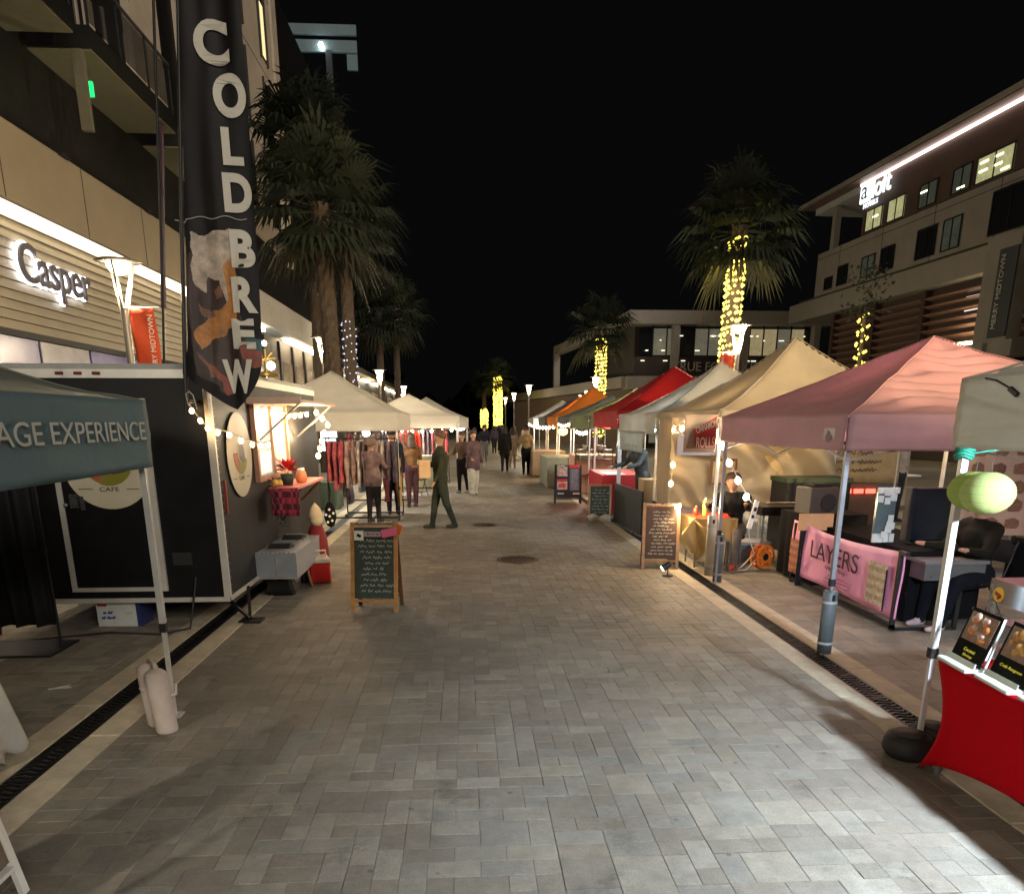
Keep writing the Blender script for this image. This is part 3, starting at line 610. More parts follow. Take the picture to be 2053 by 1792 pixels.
palm('p', 'thin dark palm whose foot glows at the street end', 1.95, 86, 6.0, .25, .22, 1.0, 6)
palm('p', 'big dark palm behind the first white tent with rough brown trunk', -3.42, 20.8, 7.1, .21, .20, 1.2, 4, lean=-.1)
palm('p', 'dark palm just behind the big one with faint blue lights on its foot', -4.15, 29, 8.6, .22, .2, 1.45, 5)
wrap('sparse bluish lights on the trunk behind the first white tent', -4.15, 29, 2.4, 5.4, .22, 90, BULB_B, 12, 4, .035)
palm('p', 'slim dark palm left of the narrow pair beyond the second tent', -4.9, 46, 8.0, .2, .18, 1.5, 7)
palm('p', 'slim dark palm right of the narrow pair beyond the second tent', -4.3, 50, 8.6, .2, .18, 1.5, 8)
palm('p', 'tall dark palm by the tower, crown high above the lamp', -5.6, 31, 11.6, .24, .2, 1.5, 9)
wrap('sparse pale lights on the small tree before the louvres', 11.7, 23, 2.6, 5.0, .12, 42, BULB_Y, 7, 6, .05)
yt = thing('young_tree', 'small dark tree wound with sparse lights before the brown louvres', 'tree', (11.7, 23, 0))
MB().cyl((0,0,0), (0,0,5), .10, .05, n=8).build('trunk', TRK, yt)
mb = MB(); r2 = random.Random(4)
for k in range(160):
    a = r2.uniform(0, 6.28); q = r2.uniform(.1, .7); z = 5.4+r2.uniform(-.6, .9); p = Vector((q*math.cos(a), q*math.sin(a), z)); d1 = Vector((r2.uniform(-1, 1), r2.uniform(-1, 1), r2.uniform(-1, 1))).normalized()*.07; d2 = Vector((r2.uniform(-1, 1), r2.uniform(-1, 1), r2.uniform(-1, 1))).normalized()*.07
    mb.add([p-d1, p+d2, p+d1, p-d2], [[0,1,2,3]])
mb.build('crown', FRD, yt)['kind'] = 'stuff'

# ================================================================== POP-UP TENTS
LEG_L = 3.05
def canopy(label, x, y, fab, val=None, w=3.05, d=3.05, eave=2.08, apex=2.93, drop=.34, wrinkle=.013, seed=0, legs=(1,1,1,1), tilt=(0,0,0,0), group='pop-up tents lining the street', ripple=0, sag=1.18, legm=None, name='market_tent', rz=0):
    t = thing(name, label, 'tent', (x, y, 0), rz, group)
    val = val or fab; legm = legm or WHITE_METAL; rr = random.Random(seed); N_ = 130 if ripple else 44
    cxm, cym = w/2, d/2
    def top(u, v):
        a, b = 2*u-1, 2*v-1; m = max(abs(a), abs(b)); f = (1-m)
        z = eave+(apex-eave)*(f**sag if f < .97 else f**sag)
        hip = min(abs(abs(a)-abs(b)), .5)*f
        z -= .05*math.sin(min(1, hip*4)*1.57)*(1 if f > .03 else f*30)
        q = Vector((a*2.2+seed, b*2.2, seed*.7)); z += wrinkle*1.8*noise.noise(q*1.6)*min(1, f*6)
        z += wrinkle*noise.noise(Vector((a*9, b*2.4, seed)))*min(1, f*8)*(1 if abs(a) > abs(b) else .3)+wrinkle*noise.noise(Vector((a*2.4, b*9, seed+3)))*min(1, f*8)*(1 if abs(b) >= abs(a) else .3)
        if ripple and b < -abs(a)+.02: z += ripple*math.sin(f*52+1.2*noise.noise(Vector((a*2.2, f*3, 1)))*6)*min(1, (abs(b)-abs(a))*5)*(.4+.6*(.5+.5*noise.noise(Vector((a*3, b*3, 5)))*2))*min(1, f*5)
        return (cxm+a*cxm, cym+b*cym, z)
    mb = MB().grid(top, N_, N_); r_ = mb.build('roof', fab, t); solid(r_, .004)
    sm_ = MB()
    for (ua, va) in ((0, 0), (1, 0), (1, 1), (0, 1)): sm_.tube([(p[0], p[1], p[2]+.004) for p in [top(ua+(.5-ua)*k/14, va+(.5-va)*k/14) for k in range(15)]], .007, 5)
    for (c0, c1) in (((0, 0), (1, 0)), ((1, 0), (1, 1)), ((1, 1), (0, 1)), ((0, 1), (0, 0))): sm_.tube([(p[0], p[1], p[2]+.003) for p in [top(c0[0]+(c1[0]-c0[0])*k/8, c0[1]+(c1[1]-c0[1])*k/8) for k in range(9)]], .007, 5)
    sm_.build('seam', fab, t)
    for k, (ax, ay, bx, by) in enumerate(((0,0,w,0), (w,0,w,d), (w,d,0,d), (0,d,0,0))):
        if not drop: break
        nx, ny = (by-ay), -(bx-ax); l = math.hypot(nx, ny); nx /= l; ny /= l
        def pan(u, v, ax=ax, ay=ay, bx=bx, by=by, nx=nx, ny=ny, k=k):
            o = .022*noise.noise(Vector((u*5+v, v*2.2-u*2, k+seed)))*(1.3-v)+.010+.009*noise.noise(Vector((u*3+v*4, v*7, k+seed+9)))+.003*math.sin(u*21+v*5+k); return (ax+(bx-ax)*u+nx*o, ay+(by-ay)*u+ny*o, eave+.004-drop*(1-v)-.010*math.sin(u*math.pi)*(1-v))
        solid(MB().grid(pan, 48, 10, flip=False).build('valance', val, t), .003)
    lw = .036
    for k, (lx, ly) in enumerate(((.04, .04), (w-.04, .04), (w-.04, d-.04), (.04, d-.04))):
        if not legs[k]: continue
        lg = MB().bb(lx-lw/2, lx+lw/2, ly-lw/2, ly+lw/2, .62, eave-.02).bb(lx-lw*.36, lx+lw*.36, ly-lw*.36, ly+lw*.36, .012, .62).build('leg', legm, t)
        MB().bb(lx-.05, lx+.05, ly-.05, ly+.05, 0, .012).build('foot', legm, lg); MB().bb(lx-lw*.62, lx+lw*.62, ly-lw*.62, ly+lw*.62, .60, .66).build('slider', RUBBER, lg)
    tb = MB()
    for (ax, ay, bx, by) in ((.05,.05,w-.05,.05), (w-.05,.05,w-.05,d-.05), (w-.05,d-.05,.05,d-.05), (.05,d-.05,.05,.05)):
        for h in range(2):
            p0 = Vector((ax+(bx-ax)*h/2, ay+(by-ay)*h/2, 0)); p1 = Vector((ax+(bx-ax)*(h+1)/2, ay+(by-ay)*(h+1)/2, 0)); z0, z1 = eave-.06, eave-.36
            tb.bar(p0+Vector((0,0,z0)), p1+Vector((0,0,z1)), .018, .012); tb.bar(p0+Vector((0,0,z1)), p1+Vector((0,0,z0)), .018, .012)
    for (ax, ay) in ((.05,.05), (w-.05,.05), (w-.05,d-.05), (.05,d-.05)): tb.bar((ax, ay, eave-.05), (cxm+(ax-cxm)*.5, cym+(ay-cym)*.5, eave+(apex-eave)*.42), .02, .014)
    tb.build('truss', legm, t); MB().cyl((cxm, cym, eave+.1), (cxm, cym, apex-.04), .018, n=8).build('centre_pole', legm, t)
    return t
def fabric(name, col, tr=.35, rough=.75): return M(name, col, rough, tr=tr, var=.08, scale=2, bump=.35, bscale=9)
F_TEAL = fabric('teal_fabric', (.075, .150, .185), .08); F_TEALTOP = fabric('grey_green_top', (.16, .175, .15), .15); F_WHITE = fabric('white_fabric', (.60, .57, .51)); F_CREAM = fabric('cream_fabric', (.58, .51, .40)); F_PINK = fabric('pink_fabric', (.68, .40, .44), .32)
F_PINKV = fabric('pink_valance_fabric', (.62, .38, .46), .25); F_RED = fabric('red_fabric', (.42, .008, .012), .25); F_GREY = fabric('grey_fabric', (.15, .16, .17), .3); F_ORANGE = fabric('orange_fabric', (.60, .28, .06), .4); F_GREEN = fabric('green_grey_fabric', (.22, .25, .14), .4)
F_NEAR = fabric('pale_grey_fabric', (.62, .60, .52), .25)

teal = canopy('teal tent at the left edge lettered MASSAGE EXPERIENCE on its valance', -5.05, 1.93, F_TEALTOP, F_TEAL, seed=1, drop=.40, eave=2.07, apex=2.62, legs=(1,1,1,1))
text('lettering', 'MASSAGE EXPERIENCE', 1.98, .105, M('silver_print', (.34, .38, .37), .6), teal, (3.05+.035, 1.95, 1.895), (R(90), 0, R(90)), .003)
pinkt = canopy('pink tent on the right with one peach lit roof panel', 3.05, 6.05, F_PINK, F_PINKV, seed=2, ripple=.045, apex=2.74, eave=2.0, drop=.28, wrinkle=.012, legm=M('grey_leg', (.30, .30, .33), .4, .4), sag=1.05)
MB().box((-.012, .28, 1.82), (.006, .20, .15)).build('label_patch', M('patch_white', (.62, .55, .58)), pinkt); MB().box((-.017, .28, 1.82), (.006, .10, .08), rot=(.6,0,0)).build('logo_mark', M('patch_dark', (.18, .12, .16)), pinkt)
cream = canopy('tall cream tent hung with warm bulbs beside the pink tent', 3.12, 9.48, F_CREAM, None, seed=3, apex=3.1, sag=1.35, drop=.07)
wh2 = canopy('grey white tent with pointed roof between cream and red tents', 3.1, 12.6, F_WHITE, None, seed=4, apex=2.98, sag=1.35, drop=.34)
redt = canopy('red tent with a bright red glow under its front edge', 3.1, 15.78, F_RED, None, seed=5, apex=3.12, eave=2.16, drop=.34)
for (u_, s_) in ((1.2, .2), (.5, .26)): MB().box((.55+u_*.3, .5+u_, 2.44), (.35, .5, .004), rot=(0, R(-30), .4)).build('print', M('red_print', (.6, .35, .33)), redt)
canopy('green grey tent beyond the red tent with palm shadow on it', 3.1, 19.6, F_GREEN, None, seed=6, apex=2.8, eave=2.1)
canopy('dark grey tent in front of the orange tent', 3.1, 23.2, F_GREY, None, seed=7, apex=2.75, eave=2.08)
canopy('orange tent with a bright pointed roof in the right row', 3.1, 26.8, F_ORANGE, None, seed=8, apex=3.15, eave=2.1)
canopy('far grey tent at the end of the right row', 3.2, 31.5, F_GREY, None, seed=9, apex=3.0, eave=2.1)
canopy('farthest pale tent on the right of the crowd', 3.1, 36.0, F_WHITE, None, seed=10, apex=2.9)
canopy('first white tent on the left with clothes rack under its edge', -4.42, 15.72, F_WHITE, None, seed=11, apex=3.0, eave=2.12, drop=.36)
canopy('second white tent on the left beside the walking man', -3.30, 22.9, F_WHITE, None, seed=12, apex=2.75, eave=2.1, drop=.34)
canopy('third pale tent on the left behind the second one', -3.0, 27.5, F_WHITE, None, seed=13, apex=2.8, eave=2.06)
neart = canopy('pale grey tent at the right edge over the red food table', 2.70, 1.08, F_NEAR, None, seed=14, apex=3.0, eave=2.17, drop=.36)
# round print and cord on the near valance
C_ = MB()
for k in range(40): a, b = k/40*6.2832, (k+1)/40*6.2832; C_.bar((-.022, 2.33+.17*math.cos(a), 1.99+.14*math.sin(a)), (-.022, 2.33+.17*math.cos(b), 1.99+.14*math.sin(b)), .006)
C_.build('ring_print', M('dark_print', (.07, .08, .08)), neart); MB().box((-.018, 2.28, 2.0), (.004, .14, .12)).build('brown_print', M('tan_print', (.33, .24, .15)), neart)
MB().tube([(-.02, 2.85, 2.165), (-.03, 2.75, 2.15), (-.03, 2.66, 2.115), (-.03, 2.63, 2.10)], .005).box((-.03, 2.61, 2.09), (.02, .07, .02), rot=(.5, 0, 0)).build('hook_cord', CABLE_D, neart)
bc = thing('bungee_cord', 'green bungee cord wound round the near tent pole top', 'cord', (2.74, 4.09, 1.76)); mb = MB()
for k in range(5): mb.tube([(.04*math.cos(a)*(1+.2*(k % 2)), .04*math.sin(a), .015*k+.01*math.sin(a*2)) for a in [i*.524 for i in range(13)]], .008)
mb.tube([(.03, 0, .02), (.15, -.05, .04), (.3, -.12, .07)], .006).build('loop', M('green_cord', (.01, .16, .10), .5), bc)
# hem glow of the red tent: a row of bulbs under the valance
RB = M('red_neon', (1, .05, .03), es=9, ecol=(1, .03, .02), var=0)
rb = thing('red_lamp', 'red glowing lamp strip just under the red tent corner', 'lamp', (3.16, 18.4, 1.86)); MB().cyl((0,0,0), (0,-1.3,-.04), .03, n=8).build('tube', RB, rb)

# ================================================================== BLACK FOOD TRAILER
tl = thing('food_trailer', 'black food trailer with aluminium trim parked beside the flag', 'trailer', (-2.34, 7.3, 0))
TB = M('trailer_black', (.008, .008, .009), .5, var=.4, scale=3, spec=.25, bump=.08, bscale=4); ALU = M('aluminium_trim', (.66, .64, .58), .4, .25, var=.1)
def X(mb, n, m, par=tl): 
    if par is tl: return mb.build(n, m, par)
    return mb.build(n, m, par)
body = MB()
Wd, Ln, z0, z1 = 2.02, 4.9, .30, 2.40
body.bb(-Wd, 0, 0, Ln, z0, z1-.06)
X(body, 'body', TB)
X(MB().bb(-Wd-.01, .012, -.02, Ln, z1-.075, z1), 'roof_rail', ALU); X(MB().bb(-Wd, -.005, .01, Ln, z1, z1+.05), 'roof', M('trailer_roof', (.3, .3, .29), .5))
for x in (-1.18, -1.02, -.86): X(MB().box((x-.1, -.028, z1-.035), (.07, .012, .025), bev=.008), 'marker_light', M('marker_red', (.12, .01, .01), .3))
X(MB().bb(-Wd, .0, -.015, 0, z0-.045, z0), 'rear_sill', ALU); X(MB().bb(-.05, .014, -.016, .02, z0, z1-.075), 'corner_trim', ALU); X(MB().bb(-Wd-.01, -Wd+.05, -.016, .02, z0, z1-.075), 'corner_trim', ALU)
X(MB().bb(-.0, .014, .02, 1.0, z0-.04, z0+.005).bb(0, .014, 1.0, 2.5, z0-.04, z0+.005), 'side_sill', ALU)
for x in (-.25,): X(MB().box((.022, .12, 1.25), (.02, .035, .32), bev=.008), 'hinge', M('hinge_rust', (.25, .03, .015), .4))
rv = MB()
for k in range(26): rv.octa((-Wd+.06+k*.078, -.024, z1-.062), .005)
for k in range(28):
    rv.octa((-.02, -.018, .34+k*.072), .005); rv.octa((.017, .035, .34+k*.072), .005)
X(rv, 'rivets', ALU)['kind'] = 'stuff'
X(MB().bb(-.50, -.32, -.012, 0, .62, .74).bb(-.49, -.33, -.018, -.012, .64, .66).bb(-.49, -.33, -.018, -.012, .68, .70), 'vent', M('vent_black', (.03, .03, .03), .5))
X(MB().tube([(-.3, -.02, .5), (-.32, -.08, .3), (-.36, -.15, .03), (-.6, -.3, .015), (-1.1, -.2, .012), (-1.9, -.5, .012)], .010), 'power_cable', CABLE_D)
# rear door with frame and round sign
dr = X(MB().bb(-1.42, -.64, -.02, -.001, .40, 2.12), 'door', TB)
MB().bb(-1.47, -1.42, -.03, -.001, .37, 2.15).bb(-.64, -.575, -.03, -.001, .37, 2.15).bb(-1.42, -.64, -.03, -.001, .37, .41).bb(-1.42, -.64, -.03, -.001, 2.11, 2.15).build('door_frame', ALU, dr)
MB().bb(-1.36, -1.29, -.045, -.02, 1.17, 1.30).ball((-1.40, -.04, 1.2), .022).bb(-1.27, -1.235, -.035, -.02, 1.15, 1.28).build('latch', STEEL, dr)
def disc(mb, cx, cz, rx, rz_, y, n=48, mi=0, a0=0, a1=6.2832):
    vs = [(cx, y, cz)]+[(cx+rx*math.cos(a0+(a1-a0)*k/n), y, cz+rz_*math.sin(a0+(a1-a0)*k/n)) for k in range(n+1)]
    return mb.add(vs, [[0, k+1, k+2] for k in range(n)], mi)
def round_logo(par, cx, cz, r, y, face='rear'):
    SIGN = M('logo_cream', (.60, .54, .40), .5, var=.05); m = [SIGN, M('logo_orange', (.42, .12, .05), .6), M('logo_green', (.25, .22, .03), .6), M('logo_black', (.02, .02, .02), .5)]
    mb = MB(); mb.cyl((cx, y, cz), (cx, y-.006, cz), r, n=48, sm=False)
    disc(mb, cx, cz+.06*r, .56*r, .50*r, y-.008, 32, 1, math.pi, 4.6); disc(mb, cx, cz+.06*r, .56*r, .52*r, y-.009, 32, 2, 4.3, 5.9); disc(mb, cx+.04, cz+.06*r, .30*r, .24*r, y-.010, 24, 0)
    disc(mb, cx+.1*r, cz+.05*r, .24*r, .22*r, y-.011, 20, 3); mb.bb(cx-.72*r, cx-.40*r, y-.0085, y-.0065, cz-.545*r, cz-.53*r, 3).bb(cx+.38*r, cx+.66*r, y-.0085, y-.0065, cz-.545*r, cz-.53*r, 3)
    mb.add([(cx+.0, y-.012, cz-.02), (cx+.3*r, y-.012, cz+.05*r), (cx+.38*r, y-.012, cz-.15*r), (cx+.1*r, y-.012, cz-.2*r)], [[0,3,2,1]], 3)
    o = mb.build('round_sign', m, par)
    text('lettering', 'CAFE', .44*r, .10*r, m[3], o, (cx-.02*r, y-.009, cz-.54*r), (R(90), 0, 0), .002); return o
rs = round_logo(dr, -.98, 1.56, .40, -.022)
# side: oval sign, hatch window, counter, fender, wheel
sd = round_logo(tl, 0, 0, .42, 0); sd.rotation_euler = (0, 0, R(90)); sd.location = (.013, .72, 1.62)
hw = X(MB().bb(-.05, .016, 1.35, 2.75, 1.36, 2.12), 'serving_window', M('window_glow', (.5, .52, .47), .5, es=.09, ecol=(.9, .98, .85), var=.7, scale=4))
fr = MB().bb(0, .05, 1.28, 1.35, 1.30, 2.18).bb(0, .05, 2.75, 2.82, 1.30, 2.18).bb(0, .05, 1.35, 2.75, 2.12, 2.18).bb(0, .05, 1.35, 2.75, 1.30, 1.36).bb(0.01, .045, 2.02, 2.07, 1.36, 2.12).build('window_frame', M('copper_trim', (.55, .30, .20), .4, .4), hw)
MB().bb(.02, .03, 1.42, 1.9, 1.38, 1.62).build('menu_card', M('menu_white', (.7, .7, .62), .6, es=.25, ecol=(1, 1, .9)), hw)
X(MB().bb(0, .55, 1.2, 3.6, 2.15, 2.18).bb(.0, .57, 1.18, 1.22, 2.13, 2.20), 'hatch', M('hatch_pinkwhite', (.55, .40, .33), .6)); X(MB().bar((.03, 1.5, 1.75), (.5, 1.45, 2.14), .02).bar((.03, 3.4, 1.75), (.5, 3.4, 2.14), .02), 'hatch_strut', WHITE_METAL)
ct = X(MB().bb(.02, .35, 1.72, 3.4, 1.18, 1.21), 'counter', M('counter_pink', (.62, .20, .18), .5)); MB().bar((.03, 2.1, .9), (.32, 2.1, 1.17), .03).bar((.03, 3.4, .9), (.32, 3.3, 1.17), .03).build('counter_bracket', WOOD_D, ct)
X(MB().bb(.0, .44, .98, 2.5, .50, .56).bb(.0, .44, .985, 1.0, .28, .50).bb(.40, .44, 1.0, 2.5, .27, .50).bb(.0, .44, 2.48, 2.5, .27, .5), 'fender', M('fender_sheet', (.42, .46, .52), .38, .6, var=.1))
lb = MB()
for k in range(9): lb.octa((.03+k*.048, .975, .563), .008)
for k in range(3): lb.octa((.44, .975, .50-k*.07), .006)
X(lb.bb(.215, .222, .972, .982, .28, .55).bb(0, .44, .976, .986, .27, .285), 'fender_trim_glints', M('fender_glint', (.8, .8, .75), .2, .8))  # trim strips, with bright studs modelled as glints on the metal
wh = X(MB().cyl((.06, 1.42, .30), (.30, 1.42, .30), .30, n=28, sm=True).cyl((.30, 1.42, .30), (.33, 1.42, .30), .30, .26, n=28), 'wheel', RUBBER)
MB().cyl((.30, 1.42, .30), (.335, 1.42, .30), .16, n=20).build('rim', STEEL, wh)
wh2_ = X(MB().cyl((.06, 2.1, .30), (.30, 2.1, .30), .30, n=28), 'wheel', RUBBER); MB().cyl((.30, 2.1, .30), (.335, 2.1, .30), .16, n=20).build('rim', STEEL, wh2_)
X(MB().bar((.02, .55, .28), (.12, .18, .03), .03).bar((-.3, .5, .28), (.12, .18, .03), .03).bb(.02, .24, .10, .28, 0, .02), 'stabiliser', BLACK_METAL)
X(MB().bb(-Wd+.1, -.1, .3, Ln-.2, .18, .29), 'chassis', BLACK_METAL)
# weathervane and small lamps above the side hatch
rl = thing('roof_decoration', 'gilt weathervane figure on the roof edge of the black trailer', 'decoration', (-2.3, 9.3, 2.45)); GOLD = M('gilt', (.5, .34, .1), .35, .7)
MB().cyl((0,0,0), (0,0,.3), .012).bar((-.12,0,.18), (.12,0,.2), .02).bar((-.08,0,.10), (.08,0,.26), .016).lathe([(.14, 0), (.10, .04), (.02, .06)], 12).build('figure', GOLD, rl)
MB().ball((0, 0, .36), .03).build('lamp', BULB_W, rl)
# ================================================================== FEATHER FLAG
fl = thing('feather_flag', 'tall black feather flag lettered COLD BREW with iced coffee picture', 'flag', (-2.0, 7.0, 0))
def fx(z): # left and right edge of the cloth at height z
    t = (z-2.05)/3.0; return (-.42+.27*t-(.03 if z < 2.4 else 0), .24+.12*max(0, t)-.05*t if z > 2.5 else .24-.25*((2.5-z)/.45)**2)
def wave(x, z): return .016*math.sin(x*13+z*1.3)+.007*math.sin(x*31-z*2.1+1)+.03*noise.noise(Vector((x*6, z*1.2, 2)))
def fcl(u, v):
    z = 2.05+4.1*v; a, b = fx(z)
    if z > 5.35: b = b-(b-a)*.75*((z-5.35)/.8)**1.7
    x = a+(b-a)*u; zb = z+(.30*(1-u)**1.2*(1-v*7) if v < .143 else 0); return (x, wave(x, zb), zb)
def inp(poly, x, z):
    c = False; n = len(poly)
    for i in range(n):
        (x1, z1), (x2, z2) = poly[i], poly[i-1]
        if (z1 > z) != (z2 > z) and x < (x2-x1)*(z-z1)/(z2-z1)+x1: c = not c
    return c
SHP = [(6, [(-.37,3.3),(.10,3.3),(.12,2.35),(-.1,2.2),(-.32,2.35)]), (1, [(-.26,3.45),(.07,3.47),(.09,3.2),(.05,3.0),(-.02,2.93),(-.06,3.1),(-.16,3.12),(-.20,3.0),(-.28,3.1)]),
       (2, [(-.02,3.18),(.05,3.28),(.10,3.20),(.08,2.85),(.06,2.72),(-.10,2.66),(-.26,2.55),(-.30,2.66),(-.16,2.84),(-.05,2.90),(.0,2.95)]),
       (3, [(-.12,3.02),(-.05,3.06),(-.04,2.98),(-.10,2.95)]), (3, [(-.26,2.90),(-.18,2.86),(-.12,2.80),(-.16,2.78),(-.24,2.82)]),
       (4, [(.06,2.56),(.28,2.54),(.25,2.42),(.12,2.40)]), (5, [(.10,2.64),(.30,2.62),(.30,2.50),(.12,2.52)]),
       (4, [(-.22,2.42),(-.15,2.40),(-.02,2.20),(-.08,2.18)]), (3, [(-.30,2.52),(-.26,2.50),(-.16,2.30),(-.20,2.30)])]
FM = [M('flag_black', (.005, .004, .005), .6, spec=.3, var=.5, scale=3, bump=.2, bscale=9), M('flag_cream', (.42, .34, .27), .5, var=.45, scale=11), M('flag_orange', (.42, .17, .035), .5, var=.6, scale=7), M('flag_brown', (.16, .07, .04), .5, var=.5, scale=12), M('flag_rust', (.24, .05, .03), .5, var=.4), M('flag_teal', (.03, .09, .11), .5), M('flag_coffee', (.030, .012, .010), .5, var=.8, scale=6)]
fmb = MB().grid(fcl, 120, 460); fmb.m = []
for f in fmb.f:
    x = sum(fmb.v[i][0] for i in f)/4; z = sum(fmb.v[i][2] for i in f)/4; mi = 0
    x += .03*noise.noise(Vector((x*9, z*9, 0))); z += .04*noise.noise(Vector((x*8, z*8, 4)))
    for m_, pl in SHP:
        if inp(pl, x, z): mi = m_
    fmb.m.append(mi)
fmb.build('banner', FM, fl)
FW_ = M('flag_letter_white', (.58, .55, .47), .55, var=.06)
for ch, cx, zc, w, h in (('C', .06, 4.79, .26, .31), ('O', .165, 4.435, .25, .31), ('L', .15, 4.08, .16, .27), ('D', .16, 3.745, .22, .29), ('B', .16, 3.33, .19, .29), ('R', .145, 2.975, .20, .28), ('E', .11, 2.67, .19, .24), ('W', .03, 2.325, .26, .28)):
    text('letter', ch, w, h, FW_, fl, (0, 0, 0), (0, 0, 0), .004, fat=.045, warp=lambda x, y, z, cx=cx, zc=zc: (x+cx, wave(x+cx, y+zc)-.016+z, y+zc))
MB().tube([(x, wave(x, 3.53)-.012, 3.53+.012*math.sin(x*30)+(.03 if x > -.28 else 0)) for x in [-.37+.02*k for k in range(30)]], .004).build('glass_rim', M('rim_white', (.4, .38, .35)), fl)
pp = [(-.45, 0, 2.02), (-.42, 0, 2.4), (-.32, 0, 3.5), (-.17, 0, 5.0), (-.12, 0, 5.7), (-.02, 0, 6.1), (.1, 0, 6.25)]
MB().tube(pp, [.02, .02, .018, .014, .012, .01, .008], 8).build('pole', BLACK_METAL, fl)
MB().bar((-.44, 0, 2.12), (-.44, .31, 2.12), .03).build('bracket', BLACK_METAL, fl); MB().bar((-.43, 0, 2.34), (-.43, .31, 2.34), .03).build('bracket', BLACK_METAL, fl)
MB().tube([(-.42, -.02, 2.08), (-.43, -.03, 2.18), (-.40, -.03, 2.20), (-.37, -.03, 2.17), (-.35, -.02, 2.05)], .004).build('tie', CABLE, fl)
fl2 = thing('feather_flag', 'narrow second flag edge with red and blue strip left of the black flag', 'flag', (-2.62, 7.6, 0))
solid(MB().grid(lambda u, v: (-.165+.03*u+.16*v, .05*u, 2.95+1.5*v), 2, 30).build('banner', M('flag_redblue', (.10, .05, .08), .5, var=.9, scale=1.2), fl2), .003)
MB().tube([(-.2, 0, 2.42), (-.12, 0, 3.2), (.14, 0, 6.1)], .012).build('pole', BLACK_METAL, fl2)
MB().tube([(-.2, 0, 2.45), (-.2, .02, 2.46)], .02).build('clamp', STEEL, fl2)
# ================================================================== SIGNS, TABLES, CHAIRS
def aframe(label, x, y, rz, w=.50, h=.92, wood=WOOD, board=CHALK, back=WOOD_D, sp=.34, lines=9, seed=1, scr=CHALKW, group='folding pavement signs'):
    t = thing('sandwich_board', label, 'sign', (x, y, 0), rz, group)
    def face(s, m, nm):
        # s=-1 front (towards -Y)
        mb = MB(); A = lambda xx, f: Vector((xx, s*sp/2*(1-f), h*f))
        for xx in (-w/2+.02, w/2-.02): mb.bar(A(xx, 0), A(xx, 1), .04, .022)
        for f in (.13, .975): mb.bar(A(-w/2+.04, f), A(w/2-.04, f), .035, .02)
        return mb.build(nm, m, t)
    face(-1, wood, 'front_frame'); face(1, back, 'back_frame')
    th = math.atan2(sp/2, h)
    for s in (-1, 1):
        b = MB().box((0, 0, 0), (w-.07, .008, h*.80)).build('board', board, t); b.location = (0, s*sp/2*(1-.55), h*.55); b.rotation_euler = (s*th, 0, 0)
        if s < 0 and lines:
            o = scribble(MB(), (w-.1), h*.70, lines, 0, seed=seed).build('chalk_writing', scr, b); o.location = (0, -.0065, 0)
    MB().cyl((-w/2, 0, h-.01), (w/2, 0, h-.01), .008).build('hinge', STEEL, t)
    MB().bar((-w/2+.03, -sp*.32, h*.36), (-w/2+.03, sp*.32, h*.36), .006).bar((w/2-.03, -sp*.32, h*.36), (w/2-.03, sp*.32, h*.36), .006).build('stay', STEEL, t)
    return t
a1 = aframe('wooden chalkboard menu with pink card clipped on, left of the street', -.99, 7.95, R(-6), .50, .93, M('orange_wood', (.42, .20, .06), .5, scale=14, var=.3), CHALK, lines=11, seed=3)
hd = MB().box((-.155, -.055, .80), (.10, .008, .10), rot=(-.17,0,0)).build('sticker', M('sticker_white', (.7, .68, .6)), a1); MB().box((-.15, -.062, .80), (.045, .004, .03), rot=(-.17,.5,0)).build('sticker_mark', DARK, hd)
o = MB().box((.0, -.056, .815), (.20, .006, .055), rot=(-.17,0,0)).build('header_strip', M('strip_mauve', (.35, .27, .27)), a1); q = scribble(MB(), .19, .04, 1, 0, seed=5).build('writing', DARK, o); q.location = (0, -.062, .815)
MB().box((.17, -.07, .835), (.16, .006, .085), rot=(-.17,-.22,0)).build('pink_card', M('pink_card', (.70, .13, .24)), a1); MB().box((.235, .03, .86), (.10, .02, .10), rot=(0,.3,0)).build('orange_cloth', M('orange_cloth', (.7, .12, .02)), a1)
a2 = aframe('brown framed chalkboard at the cream tent with a bulb lighting its corner', 2.64, 10.15, R(-10), .50, .88, WOOD, M('brown_board', (.05, .022, .014), .7, var=.3), WOOD_D, lines=13, seed=8)
MB().ball((.20, -.09, .84), .035).build('bulb', M('bulb_bright', (1, .8, .5), es=25, ecol=(1, .72, .36), var=0), a2)
lamp('bulb_light', (2.86, 9.99, .86), WARM, 7, .03)
a3 = aframe('small chalkboard with plain wood frame beside the white sandbags', 2.66, 15.15, R(-8), .46, .74, M('pale_wood', (.33, .24, .12), .6, scale=14, var=.2), CHALK, lines=8, seed=4)
a4 = aframe('black plastic menu sign with red headings and food pictures', 2.46, 18.6, R(-4), .66, .93, BLACK_METAL, M('menu_black', (.02, .022, .03), .4), BLACK_METAL, lines=0)
mn = MB(); mn.bb(-.27, -.02, -.30, -.29, .60, .82, 1).bb(.03, .28, -.30, -.29, .80, .86, 2).bb(-.27, -.02, -.30, -.29, .48, .53, 2).bb(-.27, -.02, -.30, -.29, .28, .47, 1).bb(.04, .27, -.30, -.29, .25, .78, 3).bb(-.25, -.10, -.30, -.29, .17, .20, 4).bb(.12, .28, -.30, -.29, .17, .20, 4).bb(-.22, -.06, -.305, -.298, .32, .43, 5).bb(-.26,-.08,-.30,-.29,.84,.86,4)
